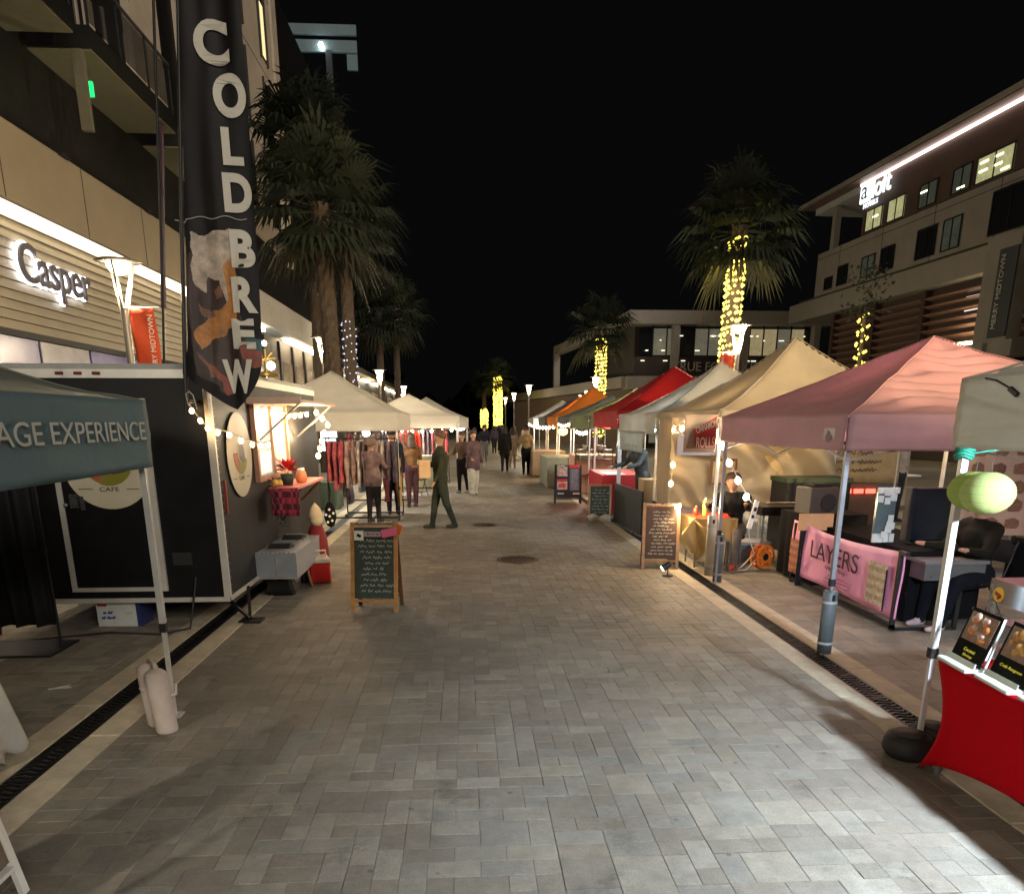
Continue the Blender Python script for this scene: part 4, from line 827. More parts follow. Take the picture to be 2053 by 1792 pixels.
mo = mn.build('menu_print', [M('unused_print', (0,0,0)), M('photo_cream', (.45, .38, .33), var=.6, scale=14), M('menu_red', (.5, .03, .03)), M('menu_slate', (.10, .13, .18)), M('menu_white2', (.6, .6, .62)), M('photo_red', (.45, .08, .07), var=.5, scale=20)], a4); mo.location = (0, .11, .02); mo.rotation_euler = (R(-10), 0, 0)
for k in range(9):
    q = scribble(MB(), .2, .045, 1, 0, seed=30+k, fill=.95).build('writing', M('menu_white2', (.6, .6, .62)), mo); q.location = (.155, -.301, .74-k*.055)
# white framed board at the lower left corner
a5 = aframe('white framed plastic board cut off by the lower left corner', -2.11, 2.60, R(90), .66, 1.05, WHITE, M('board_taupe', (.16, .12, .08), .6), WHITE, sp=.36, lines=0, seed=2)

def cloth_table(label, x, y, w, d, h, mat, rz=0, over=None, cat='table', group=None, name='draped_table', drop=None):
    t = thing(name, label, cat, (x, y, 0), rz, group); dr_ = h-.03 if drop is None else drop
    MB().bb(-w/2+.02, w/2-.02, -d/2+.02, d/2-.02, h-.035, h-.008).build('tabletop', WHITE, t)
    for sx in (-1, 1):
        for sy in (-1, 1): MB().cyl((sx*(w/2-.08), sy*(d/2-.08), 0), (sx*(w/2-.08), sy*(d/2-.08), h-.035), .013, n=8).build('leg', GREY_METAL, t)
    per = 2*(w+d)
    def skirt(u, v):
        s = u*per
        if s < w: p = (-w/2+s, -d/2); n = (0, -1)
        elif s < w+d: p = (w/2, -d/2+s-w); n = (1, 0)
        elif s < 2*w+d: p = (w/2-(s-w-d), d/2); n = (0, 1)
        else: p = (-w/2, d/2-(s-2*w-d)); n = (-1, 0)
        o = (.012*math.sin(s*27)+.02*noise.noise(Vector((s*4, v, x))))*(1-v)+.004
        return (p[0]+n[0]*o, p[1]+n[1]*o, h-dr_*(1-v))
    c = MB().grid(skirt, 90, 4, flip=False); c.bb(-w/2-.004, w/2+.004, -d/2-.004, d/2+.004, h-.006, h+.002)
    c.build('tablecloth', mat, t); return t
def folding_chair(label, x, y, rz=0, m=BLACK_METAL, group='folding chairs at the stalls'):
    t = thing('folding_chair', label, 'chair', (x, y, 0), rz, group)
    for s in (-1, 1):
        MB().tube([(s*.21, -.22, .0), (s*.205, .02, .45), (s*.2, .20, .84)], .011).build('leg', m, t); MB().tube([(s*.19, .24, 0), (s*.19, -.12, .45)], .011).build('leg', m, t)
    MB().box((0, -.02, .455), (.38, .38, .03), bev=.01).build('seat', m, t); MB().box((0, .185, .74), (.38, .02, .22), rot=(-.25, 0, 0), bev=.008).build('backrest', m, t)
    MB().cyl((-.2, .17, .12), (.2, .17, .12), .007).cyl((-.2, -.17, .1), (.2, -.17, .1), .007).build('crossbar', m, t); return t

# red table with stretch cover, right edge
rt = thing('food_table', 'table under a stretched red cover at the right edge', 'table', (2.62, 1.9, 0))
RC = M('stretch_red', (.40, .001, .006), .9, spec=.1, var=.05, bump=.1, bscale=80)
L0, L1, W0, HT_ = 0, 1.95, 1.0, .66
def stretch(u, v):
    y = L1-(L1-L0)*u; z = HT_*v; e = 1-v
    # hourglass sides and an arch at the hem
    yy = y
    endp = math.sin(math.pi*v)*.13
    yy = y-(endp*max(0, 1-(L1-y)/.45)) + (endp*max(0, 1-(y-L0)/.45))
    arch = .21*math.sin(math.pi*min(1, max(0, (L1-y)/L1*2 % 1)))**.7*e if 0 else .20*(math.sin(math.pi*u)**.6)*e
    return (.0-.07*math.sin(math.pi*v)*math.sin(math.pi*u)*0-.03*e*(u < .03), yy, z+arch)
def stretch_end(u, v):
    z = HT_*v; e = 1-v; x = W0*u; endp = math.sin(math.pi*v)*.12*(math.sin(math.pi*u)*.2+.8); return (x+.10*math.sin(math.pi*v)*(1-2*u)*.6, L1-endp, z+.18*math.sin(math.pi*u)**.6*e)
cov = MB().grid(stretch, 40, 14).grid(stretch_end, 20, 14, flip=True).grid(lambda u, v: (W0*u, L0+(L1-L0)*v, HT_+.001), 2, 2)
solid(cov.build('table_cover', RC, rt), .003)
for yy in (.06, 1.88): 
    for xx in (.05, .95): MB().cyl((xx, yy, 0), (xx, yy, HT_), .014, n=8).build('leg', GREY_METAL, rt)
# menu cards in acrylic stands
YT = M('yellow_print', (.85, .75, .05), .6, es=.04); CARDK = M('card_black', (.006, .006, .005), .8, spec=.08); ACR = M('acrylic', (.55, .62, .58), .1, alpha=.45, var=0); TRAY = M('acrylic_base', (.55, .62, .56), .2)
def menu_card(label, y, txt, food, seed):
    t = thing('menu_card', label, 'menu card', (2.72, y, HT_+.002), R(-90)+R(-4), 'food picture cards in clear stands')
    w, h, a = .275, .29, R(-17)
    c = MB().box((0, 0, 0), (w, .005, h)).build('card', CARDK, t); c.location = (0, .02, .165); c.rotation_euler = (a, 0, 0)
    pic = MB(); rr = random.Random(seed); pic.box((0, -.004, .045), (w*.86, .002, h*.55), 0)
    for k in range(16):
        px, pz = rr.uniform(-.30, .30)*w, .045+rr.uniform(-.2, .2)*h; pic.ball((px, -.004, pz), rr.uniform(.018, .034), 1+k % 2, 8, 4, (1, .35, .8))
    pic.build('food_picture', [M('food_bg', (.20, .11, .07), var=.4, scale=30), M(food[0], food[1], .5, var=.3, scale=40), M(food[2], food[3], .5, var=.3, scale=40)], c)
    for i, s in enumerate(txt): text('lettering', s, .0145*len(s), .020, YT, c, (0, -.0045, -.08-.032*i), (R(90), 0, 0), .002, shear=.25, fat=.012)
    MB().box((0, -.045, .012), (w, .11, .022), bev=.004).box((0, -.05, .03), (w*.98, .004, .045), rot=(R(-15), 0, 0)).build('stand', TRAY, t); MB().bar((-w/2, .005, .03), (-w/2, .065, .30), .006, .012).bar((w/2, .005, .03), (w/2, .065, .30), .006, .012).build('clear_edge', M('acrylic_edge', (.6, .7, .7), .2), t)
menu_card('food card lettered Coconut Shrimp standing on the red table corner', 3.74, ['Coconut', 'Shrimp'], ('shrimp_orange', (.55, .17, .04), 'shrimp_pale', (.45, .28, .22)), 1)
menu_card('food card lettered Crab Rangoon, second on the red table', 3.42, ['Crab Rangoon'], ('rangoon_gold', (.55, .30, .07), 'rangoon_brown', (.38, .17, .04)), 2)
menu_card('third dark food card, cut off by the right edge of the picture', 3.10, [], ('rangoon_gold', (.55, .30, .07), 'shrimp_orange', (.55, .17, .04)), 3)
wc = thing('white_container', 'small white box behind the food cards at the table corner', 'box', (2.84, 3.83, HT_+.002)); MB().box((0, 0, .08), (.10, .05, .16), bev=.008).build('box', WHITE, wc); MB().box((0, 0, .165), (.104, .055, .012), bev=.003).build('lid', WHITE, wc)
# food warmer
fw = thing('food_warmer', 'steel food warmer cabinet with a yellow sticker on the red table', 'food warmer', (2.98, 3.35, HT_+.002))
MB().bb(0, .55, 0, .68, .40, .43).build('roof', CHROME, fw); MB().bb(-.0, .55, .0, .68, .0, .04).build('base', STEEL, fw)
for (xx, yy) in ((.015, .015), (.015, .665), (.535, .665), (.535, .015)): MB().bb(xx-.015, xx+.015, yy-.015, yy+.015, .04, .40).build('post', STEEL, fw)
MB().bb(.0, .006, .03, .65, .30, .40).build('header', CHROME, fw); MB().bb(.03, .52, .03, .65, .18, .19).build('shelf', CHROME, fw); MB().bb(.002, .006, .03, .65, .05, .29).build('glass', M('case_glass', (.5, .55, .55), .03, alpha=.15, var=0), fw)
st = MB().cyl((-.004, .60, .35), (.0, .60, .35), .042, n=18, sm=False).build('sticker', M('sticker_yellow', (.75, .45, .03)), fw); MB().box((-.006, .60, .35), (.004, .05, .02), rot=(.3, 0, 0)).box((-.006, .59, .335), (.004, .03, .015), rot=(-.5, 0, 0)).build('sticker_mark', M('sticker_red', (.3, .05, .02)), st)
mb = MB(); r2 = random.Random(9)
for k in range(16): mb.ball((r2.uniform(.08, .45), r2.uniform(.08, .6), .215), r2.uniform(.02, .035), 0, 8, 4, (1, 1.2, .6))
tag(mb.build('fried_snacks', M('rangoon_gold', (.55, .30, .07)), None), 'golden fried snacks on the shelf of the food warmer', 'food', kind='thing').location = (2.98, 3.35, HT_+.002)
# black weight bags at the near pole
wb = thing('weight_bags', 'pair of black round sandbags at the foot of the near tent pole', 'weights', (2.74, 4.1, 0)); BG = M('bag_black', (.016, .013, .013), .7, bump=.5, bscale=20)
for (dx, dy, s_) in ((-.10, -.07, 1), (.12, .05, .85)):
    MB().lathe([(.0001, .0), (.12*s_, .0), (.145*s_, .04), (.14*s_, .09), (.125*s_, .125), (.08*s_, .14), (.0001, .135)], 20, 0, (dx, dy, .002)).build('bag', BG, wb)
    MB().lathe([(.085*s_, .138), (.09*s_, .146), (.0001, .146)], 18, 0, (dx, dy, .002)).build('top_panel', M('bag_panel', (.04, .032, .030), .8), wb)
MB().box((-.02, .0, .10), (.05, .12, .03), rot=(0, 0, .5)).tube([(.02, -.2, .05), (.08, -.22, .02), (.14, -.16, .05)], .008).build('strap', BG, wb)
# white weights at the teal tent pole
ww = thing('weight_bags', 'pair of cream cylinder weights strapped to the teal tent leg', 'weights', (-2.03, 4.72, 0)); WB = M('bag_cream', (.55, .46, .40), .8, bump=.5, bscale=14)
for (dx, dy, tx) in ((-.055, .06, -.03), (.05, -.07, -.03)):
    mb = MB(); mb.lathe([(.0001, .003), (.060, .003), (.068, .02), (.069, .38), (.062, .41), (.03, .435), (.0001, .437)], 22); mb.v = [(x+dx+tx*(z/.44), y+dy, z) for x, y, z in mb.v]; mb.build('bag', WB, ww)
MB().tube([(.07*1.03*math.cos(a)-.065, .07*1.03*math.sin(a)+.06, .27) for a in [k*.45 for k in range(15)]], .010, 5).tube([(-.08, .06, .435), (-.05, .03, .47), (.0, -.03, .46), (.02, -.07, .43)], .012).tube([(.075, -.07, .24), (.13, -.06, .26), (.13, -.05, .33)], .012).build('strap', WB, ww)
# paper lanterns
def lantern(label, x, y, z, r, col, es):
    t = thing('paper_lantern', label, 'lantern', (x, y, z), group='round paper lanterns at the near tent'); mb = MB(); n = 44
    pf = [(max(.012, r*math.cos(a)*(1+.05*(i % 2))), .86*r*math.sin(a)) for i, a in enumerate([R(-82)+R(164)*k/n for k in range(n+1)])]
    mb.lathe(pf, 28); mb.build('shade', M('lantern_'+col, (.32, .37, .13) if col == 'front' else (.26, .31, .05), .9, tr=.3, es=es*.6, ecol=(.80, .95, .28), var=.04), t); MB().cyl((0, 0, .84*r), (0, 0, 1.76-z), .002, n=4).build('cord', CABLE_D, t)
    rb2 = MB()
    for k in range(13):
        a = R(-66+11*k); q = r*math.cos(a)*1.012; rb2.tube([(q*math.cos(w*.3927), q*math.sin(w*.3927), .86*r*math.sin(a)) for w in range(17)], .0012, 4)
    rb2.build('rib', M('lantern_rib', (.16, .20, .05), .8), t)
lantern('larger pale yellow green paper lantern hanging by the near pole', 2.745, 3.86, 1.585, .128, 'front', .05)
lantern('yellow green paper lantern half hidden behind the front one', 2.775, 4.02, 1.583, .122, 'back', .05)

# ------------------------------------------------------------------ pink stall
PK = M('banner_pink', (.85, .36, .58), .45, var=.04, bump=.06, bscale=8)
lb_ = thing('banner_stand', 'long pink banner reading LAYERS on a black frame in front of the pink stall', 'banner', (4.08, 6.72, 0))
bn = solid(MB().grid(lambda u, v: (-.012*math.sin(u*9+v*3)-.01*noise.noise(Vector((u*5, v*2, 0))), 2.45*(1-u), .12+.62*v+.03*(u-.5)**2*4*v-.02*math.sin(u*3.14)*v), 50, 10).build('banner', PK, lb_), .002)
MB().bb(-.02, .02, .03, .07, 0, .78).bb(-.02, .02, 2.36, 2.40, 0, .74).bb(-.02, .02, .03, 2.40, .02, .06).bb(0, .62, .03, .06, .0, .03).bb(.60, .64, .03, .06, 0, .5).build('frame', BLACK_METAL, lb_)
MB().box((0, .0, .76), (.05, .10, .035)).build('clamp', BLACK_METAL, lb_)
LBR = M('print_dark', (.05, .015, .03), .6); text('lettering', 'LAYERS', 1.10, .20, LBR, bn, (-.035, 1.30, .51), (R(90), 0, R(-90)), .003)
sc = scribble(MB(), .75, .10, 1, 0, seed=12).build('script_writing', LBR, bn); sc.location = (-.034, 1.22, .36); sc.rotation_euler = (0, 0, R(-90))
sc = scribble(MB(), .70, .12, 3, 0, seed=14, r=.003).build('small_writing', M('print_rose', (.45, .12, .2)), bn); sc.location = (-.034, 1.20, .24); sc.rotation_euler = (0, 0, R(-90))
def slice_pic(y, zc, w, h, cols, seed):
    mb = MB(); rr = random.Random(seed); n = 9
    for k in range(n):
        za, zb = zc-h/2+h*k/n, zc-h/2+h*(k+1)/n; a, b = w/2*rr.uniform(.92, 1.02), w/2*rr.uniform(.92, 1.02)
        mb.add([(-.036, y+a, za), (-.036, y-a, za), (-.036, y-b, zb), (-.036, y+b, zb)], [[0,1,2,3]], k % 2)
    mb.build('cake_picture', cols, bn)
slice_pic(.36, .40, .36, .42, [M('cake_cream', (.52, .44, .32), var=.4, scale=25), M('cake_tan', (.40, .30, .20), var=.4, scale=25)], 2); slice_pic(.195, .36, .03, .42, [LBR, LBR], 2)
slice_pic(2.27, .34, .32, .42, [M('cake_brown', (.30, .10, .06), var=.5, scale=25), M('cake_brown2', (.38, .18, .12), var=.5, scale=25)], 3)
t1 = cloth_table('low black covered table behind the pink LAYERS banner', 4.72, 8.0, .75, 1.9, .72, BLACK)
ms_ = thing('display_rack', 'small rack of white cards and jars beside the black screen', 'display rack', (4.34, 7.62, .725)); MB().bb(-.10, .10, -.02, .02, 0, .56).build('mirror', M('mirror_grey', (.16, .22, .24), .2, .4), ms_)
mb = MB(); r2 = random.Random(6)
CW = M('card_white', (.6, .64, .62), es=.02)
for k in range(13): MB().box((r2.uniform(-.11, .11), -.035-.003*k, .04+.52*r2.random()), (.06, .002, .07), rot=(0, r2.uniform(-.1, .1), 0)).build('card', CW, ms_)
for k in range(4): MB().box((-.09+k*.06, -.03, .54), (.05, .02, .06)).build('card', CW, ms_); MB().box((-.09+k*.06, -.03, .05), (.05, .02, .09)).build('card', CW, ms_)
bs = thing('screen_panel', 'upright black screen panel on the table of the pink stall', 'screen', (4.78, 7.55, .725)); MB().box((0, 0, .30), (.48, .05, .54), bev=.01).build('panel', M('screen_black', (.010, .014, .020), .35), bs); MB().box((-.22, -.0, .30), (.06, .12, .56), bev=.008).build('side', M('screen_side', (.006, .006, .008), .5), bs)
MB().box((0, 0, .015), (.35, .2, .03)).build('base', BLACK_METAL, bs)
cr_ = thing('plastic_crate', 'clear plastic crate under the black screen', 'crate', (4.65, 6.95, .48)); MB().bb(-.30, .30, -.15, .15, .0, .16).build('tub', M('tub_clear', (.10, .10, .10), .3), cr_); MB().bb(-.32, .32, -.17, .17, .16, .19).build('lid', M('lid_grey', (.16, .16, .16), .4), cr_)
t2 = cloth_table('black covered table holding the speaker under the pink tent', 4.52, 9.35, .8, .7, .84, BLACK)
bx_ = thing('cardboard_box', 'tan cardboard panel leaning behind the LAYERS banner', 'box', (4.2, 8.85, .0)); MB().box((0, 0, .78), (.42, .03, .20)).build('panel', CARD, bx_); MB().bb(-.18, .18, -.01, .01, 0, .69).build('stand', DARK, bx_)
spk = thing('speaker', 'dark box loudspeaker on the black table', 'loudspeaker', (4.32, 9.15, .843), R(12)); MB().box((0, 0, .17), (.40, .32, .33), bev=.015).build('cabinet', M('speaker_box', (.035, .03, .026), .6), spk); MB().cyl((.05, -.165, .15), (.05, -.172, .15), .11, n=24).build('cone', M('speaker_cone', (.008, .008, .008), .9), spk)
MB().box((0, 0, .35), (.26, .2, .035)).build('lid', DARK, spk)
sgn = thing('neon_sign', 'short red neon sign glowing behind the pink stall', 'sign', (6.35, 12.0, .86)); mb = MB()
for k in range(3): mb.box((-.2+k*.2, 0, 0), (.16, .02, .07), bev=.01)
mb.build('tube', M('neon_red', (1, .06, .04), es=3, ecol=(1, .05, .03), var=0), sgn); MB().bb(-.35, .35, .02, .04, -.86, .12).build('back_board', M('neon_board', (.1, .05, .03)), sgn)
bb_ = thing('vendor_banner', 'wide beige banner with unreadable lines behind the pink stall', 'banner', (6.1, 12.6, 0)); solid(MB().grid(lambda u, v: (-1.15+2.4*u, .02*math.sin(u*8), .98+.62*v-.05*u), 20, 4).build('banner', M('banner_beige', (.36, .27, .15), .7, var=.15), bb_), .003)
q = scribble(MB(), 2.0, .42, 3, 0, seed=40).build('writing', M('brown_ink', (.10, .06, .04)), bb_); q.location = (.05, -.03, 1.30); MB().bb(-1.15, 1.25, .02, .03, .86, 1.0).build('lower_band', M('band_grey', (.07, .065, .07)), bb_)
for x in (-1.1, 1.2): MB().cyl((x, .03, 0), (x, .03, 2.0), .02).build('post', WHITE_METAL, bb_)
ps = thing('leaf_poster', 'tall pale board with rows of brown stone shapes at the right edge', 'poster', (7.2, 9.5, 0), R(-8)); MB().bb(-.72, .9, -.01, .01, .50, 1.72).build('board', M('poster_pale', (.46, .34, .30), .7), ps)
MB().bb(-.03, .03, -.03, .03, 0, .5).bb(-.25, .25, -.2, .2, 0, .03).build('stand', GREY_METAL, ps)
r2 = random.Random(2)
for i in range(6):
    for j in range(5):
        cx, cz = -.58+i*.27, .66+j*.235; w, h = .09*r2.uniform(.85, 1.1), .08*r2.uniform(.85, 1.1)
        pl = [(cx-w, cz-h*.8), (cx-w*.6, cz-h), (cx+w*.7, cz-h), (cx+w, cz-h*.5), (cx+w*.95, cz+h*.5), (cx+w*.1, cz+h), (cx-w, cz+h*.6)]
        MB().add([(a, -.014, b) for a, b in pl], [list(range(7))]).build('stone_shape', M('stone_%d' % (r2.randrange(3)), ((.16, .09, .07), (.10, .08, .05), (.22, .12, .09))[r2.randrange(3)], .8, var=.3, scale=20), ps)
for (x, y, lb) in ((7.6, 15.5, 'low patio table with a pale top, nearer one behind the pink stall'), (9.6, 17.5, 'low patio table with a pale top, farther one behind the pink stall')):
    t = thing('patio_table', lb, 'table', (x, y, 0), group='patio tables behind the pink stall'); MB().bb(-.9, .9, -.4, .4, .72, .75).build('top', WHITE, t); MB().bb(-.05, .05, -.05, .05, 0, .72).build('leg', GREY_METAL, t)
# director chair with jacket at the pink stall
ch = folding_chair('black folding chair with a dark jacket over its back by the near pole', 5.0, 6.95, R(-70))
jk = thing('hanging_jacket', 'black jacket draped over the back of the folding chair', 'jacket', (5.24, 6.86, .26)); solid(MB().grid(lambda u, v: (.05*math.sin(u*7)+.05*(1-v)+.05, -.22+.44*u*(.8+.3*(1-v)), .62*v+.03*math.sin(u*12)*(1-v)), 14, 10).build('cloth', BLACK, jk), .03)
# bollard-like pole weights
def sleeve(label, x, y, m, h, r=.055):
    t = thing('pole_sleeve', label, 'pole weight', (x, y, 0), group='weighted sleeves on tent poles'); MB().lathe([(.0001, .002), (r, .002), (r, h), (r*.85, h+.01), (.0001, h+.01)], 18).build('tube', m, t)
    MB().lathe([(r+.003, h*.82), (r+.003, h*.86)], 18).lathe([(r+.003, h*.16), (r+.003, h*.20)], 18).build('band', M('sleeve_band', (.35, .35, .34), .5), t); MB().box((0, -r-.002, h*.92), (.025, .006, .05)).build('slot', DARK, t)
SLG = M('sleeve_grey', (.10, .115, .12), .5); SLW = M('sleeve_white', (.42, .40, .33), .5)
sleeve('dark grey sleeve weight on the front leg of the pink tent', 3.09, 6.09, SLG, .55, .06); sleeve('dark grey sleeve weight beside the pale one near the cream tent', 3.12, 9.10, SLG, .60, .055); sleeve('pale sleeve weight on the cream tent leg', 3.14, 9.50, SLW, .78, .06)

# ------------------------------------------------------------------ cream stall
def sidewall(name, label, pts, z0, z1, mat, seed, amp=.04):
    t = thing(name, label, 'tent wall', (*pts[0], 0)); a = Vector((*pts[0], 0)); b = Vector((*pts[1], 0)); d = b-a; nn = Vector((-d.y, d.x, 0)).normalized()
    def f(u, v): q = d*u+nn*(amp*noise.noise(Vector((u*4+v*1.5, v*1.2-u, seed)))*1.6+amp*.4*math.sin(u*16+v*5)+amp*.30*math.sin((u*1.6+v)*22+5*noise.noise(Vector((u*3, v*3, 2))))); return (q.x, q.y, z0+(z1-z0)*v)
    solid(MB().grid(f, 110, 40).build('wall', mat, t), .003); return t
WALLF = fabric('wall_fabric', (.50, .43, .33), .45)
sidewall('tent_wall', 'cream cloth back wall of the cream tent, hung with bulbs', ((3.2, 12.5), (6.1, 12.5)), .55, 2.05, WALLF, 3, .16)
sidewall('tent_wall', 'narrow cream cloth edge panel on the far leg of the cream tent', ((3.12, 12.42), (3.14, 11.7)), .3, 2.05, WALLF, 5, .02)
rb_ = thing('rolls_banner', 'white banner with red striped picture reading CINNAMON ROLLS under the cream tent', 'banner', (3.02, 9.44, 0), R(6)); solid(MB().grid(lambda u, v: (-.36+.42*u+.03*(1-v)*(u-.5)*0, -.03+.02*math.sin(u*6), 1.58+.45*v), 12, 8).build('banner', M('banner_offwhite', (.62, .50, .42), .7, tr=.3), rb_), .002)
RP = M('rolls_red', (.42, .03, .02), .6); mb = MB(); mb.add([(-.22, -.055, 1.63), (.04, -.055, 1.63), (.04, -.055, 2.01), (-.10, -.055, 1.93), (-.25, -.055, 1.86)], [[0,1,2,3,4]]).build('red_print', RP, rb_)
mb = MB(); mb.add([(-.34, -.054, 1.63), (-.22, -.054, 1.63), (-.26, -.054, 1.86)], [[0,1,2]]).build('brown_print', M('rolls_brown', (.22, .13, .08)), rb_)
text('lettering', 'CINNAMON', .28, .08, M('rolls_white', (.75, .6, .5)), rb_, (-.09, -.062, 1.89), (R(90), R(-20), 0), .003, fat=.02); text('lettering', 'ROLLS', .24, .13, M('rolls_white', (.75, .6, .5)), rb_, (-.09, -.062, 1.70), (R(90), 0, 0), .003, fat=.02)
bk = thing('price_sign', 'blue and pink price sign on the cream tent back wall', 'sign', (3.75, 12.35, 0)); MB().bb(-.35, .42, -.02, 0, 1.42, 1.74).build('board', M('blue_sign', (.20, .22, .36), .7, var=.2), bk); q = scribble(MB(), .6, .22, 2, 0, seed=9).build('writing', M('pink_ink', (.45, .2, .25)), bk); q.location = (.03, -.03, 1.58)
def bulb_string(label, pts, n, mat, size, sag=.0, cable=CABLE, seed=0, hang=.03, light=None):
    t = thing('string_lights', label, 'string lights', pts[0]); o = Vector(pts[0]); ps_ = [Vector(p)-o for p in pts]; tot = []; rr = random.Random(seed)
    for a, b in zip(ps_, ps_[1:]):
        for k in range(10): f = k/10; q = a.lerp(b, f); q.z -= sag*math.sin(math.pi*f); tot.append(q)
    tot.append(ps_[-1]); MB().tube(tot, .006, 4).build('cable', cable, t)
    me = MB().ball((0, 0, -hang), size, 0, 8, 5, (1, 1, 1.25)).cyl((0, 0, 0), (0, 0, -hang+size), size*.5, n=6, mi=1).mesh('bulb', [mat, cable])
    for k in range(n):
        f = (k+.5)/n*(len(tot)-1); i = int(f); q = tot[i].lerp(tot[min(i+1, len(tot)-1)], f-i); inst('bulb', me, t, q, (rr.uniform(-.3, .3), rr.uniform(-.3, .3), 0))
    return t
bulb_string('warm bulbs strung across the front opening of the cream tent', [(3.15, 12.2, 1.95), (3.5, 10.8, 1.72), (3.2, 9.6, 1.92)], 5, BULB, .042, .06)
bulb_string('warm bulbs along the inner edge of the cream tent roof', [(3.2, 9.6, 1.86), (4.2, 9.7, 1.98), (6.0, 9.6, 1.9)], 5, BULB, .042, .05, seed=1)
bulb_string('warm bulbs on the cream tent back wall', [(3.3, 12.3, 1.95), (4.3, 12.3, 1.7), (5.8, 12.3, 1.95)], 6, BULB, .04, .08, seed=2)
bulb_string('two warm bulbs low on the cream wall edge', [(3.35, 12.3, 1.45), (3.32, 12.3, .85)], 2, BULB, .04, seed=3)
bulb_string('white cable with four round bulbs leading down to the power strip', [(3.16, 9.5, 1.78), (3.22, 9.35, 1.52), (3.36, 9.25, 1.24), (3.52, 9.2, .98)], 4, BULB_W, .038, seed=4)
pw = thing('power_strip', 'white power strip dangling from its cable by the cream tent', 'power strip', (3.55, 9.2, .76), 0); MB().box((0, 0, .07), (.06, .035, .36), rot=(0, .22, 0), bev=.008).build('body', M('strip_white', (.68, .66, .6), .5), pw); MB().box((.015, -.022, .14), (.03, .02, .05), rot=(0, .22, 0)).box((-.01, -.022, .05), (.03, .02, .04)).build('plug', DARK, pw)
MB().tube([(-.04, 0, -.1), (.0, .05, -.25), (.14, .2, -.45), (.10, .4, -.62), (.06, .55, -.74), (.2, .6, -.745), (.36, .65, -.6)], .008).build('cord', CABLE, pw)
reel = thing('cord_reel', 'orange extension cord reel standing on the paving', 'cord reel', (4.0, 9.9, .18), R(25)); OR = M('orange_plastic', (.80, .20, .02), .45)
for s in (-1, 1):
    mb = MB(); n = 30; ri, ro = .055, .165
    for k in range(n):
        a, b = 2*math.pi*k/n, 2*math.pi*(k+1)/n
        for (r0, r1) in ((.05, .085), (.135, .165)): mb.add([(r*math.cos(t), s*.06+d_, r*math.sin(t)) for d_ in (-.006, .006) for t, r in ((a, r0), (a, r1), (b, r1), (b, r0))], [[0,1,2,3],[7,6,5,4],[1,5,6,2],[0,3,7,4]])
    for k in range(6): a = k*math.pi/3; mb.bar((.08*math.cos(a), s*.06, .08*math.sin(a)), (.14*math.cos(a), s*.06, .14*math.sin(a)), .05, .012)
    mb.build('flange', OR, reel)
mb = MB(); mb.cyl((0, -.055, 0), (0, .055, 0), .115, n=24).build('wound_cord', M('orange_cord', (.60, .14, .02), .6, bump=.6, bscale=60), reel); MB().cyl((0, -.07, 0), (0, .07, 0), .048, n=16).build('hub', DARK, reel)
ctb = cloth_table('table with a tan cloth and red tray at the cream stall', 3.35, 10.3, .62, .6, .68, M('tan_cloth', (.40, .26, .10), .8, tr=.1), drop=.3)
tr_ = MB().bb(-.26, .22, -.24, .1, 0, .02).bb(-.1, .2, -.2, .0, .02, .05).build('food_tray', M('tray_red', (.65, .08, .03), .5)); tag(tr_, 'red food tray on the tan covered table', 'tray').location = (3.35, 10.3, .684)
for (dx, dy, h, c, lb) in ((-.1, -.12, .24, (.62, .6, .12), 'tall pale bottle with yellow label on the red tray'), (-.22, -.1, .13, (.5, .05, .02), 'short red sauce bottle on the red tray'), (.55, .2, .22, (.35, .45, .25), 'pale green bottle behind the seated vendor')):
    t = thing('bottle', lb, 'bottle', (3.35+dx, 10.3+dy, .706)); m_ = M('bottle_%.2f' % h, c, .3); MB().lathe([(.0001, 0), (.034, 0), (.034, h*.72), (.016, h*.85), (.016, h*.9)], 12).build('body', m_, t); MB().lathe([(.017, h*.9), (.017, h), (.0001, h)], 10).build('cap', WHITE, t)
shw = thing('hanging_cloth', 'crumpled cream cloth hanging from the corner of the tan table', 'cloth', (3.06, 9.96, .3)); solid(MB().grid(lambda u, v: ((u-.5)*.30*(.35+.9*math.sin(v*2.6))+.02*math.sin(v*9), -.03+.05*math.sin(u*9+v*4), -.12+.45*v+.05*math.sin(u*5)), 14, 16).build('cloth', M('cloth_cream', (.55, .40, .18), .8, tr=.3), shw), .012)
gt = thing('grill_table', 'dark camping griddle on a black table inside the cream tent', 'griddle', (4.6, 10.6, 0)); MB().bb(-.5, .5, -.3, .3, .68, .80).build('griddle', M('griddle_black', (.012, .01, .01), .3, .4), gt); MB().cyl((-.45, -.32, .86), (.4, -.32, .86), .012).build('rail', CHROME, gt)
for (x, y) in ((-.45, -.25), (.45, -.25), (-.45, .25), (.45, .25)): MB().cyl((x, y, 0), (x, y, .68), .014).build('leg', GREY_METAL, gt)
cl = thing('storage_tote', 'grey storage tote with pale lid on the ground behind the reel', 'tote', (4.05, 10.55, 0)); MB().bb(-.24, .24, -.16, .16, 0, .26).build('tub', M('tote_grey', (.14, .15, .16), .5), cl); MB().bb(-.26, .26, -.18, .18, .26, .30).build('lid', M('tote_lid', (.36, .36, .36), .5), cl)
bt = thing('black_tote', 'large black tote stack in front of the cream wall', 'tote', (5.35, 11.6, 0)); MB().bb(-.5, .5, -.3, .3, 0, 1.05).build('tub', DARK, bt); MB().bb(-.52, .52, -.32, .32, 1.051, 1.12).build('lid', M('tote_green', (.012, .03, .012), .6), bt)
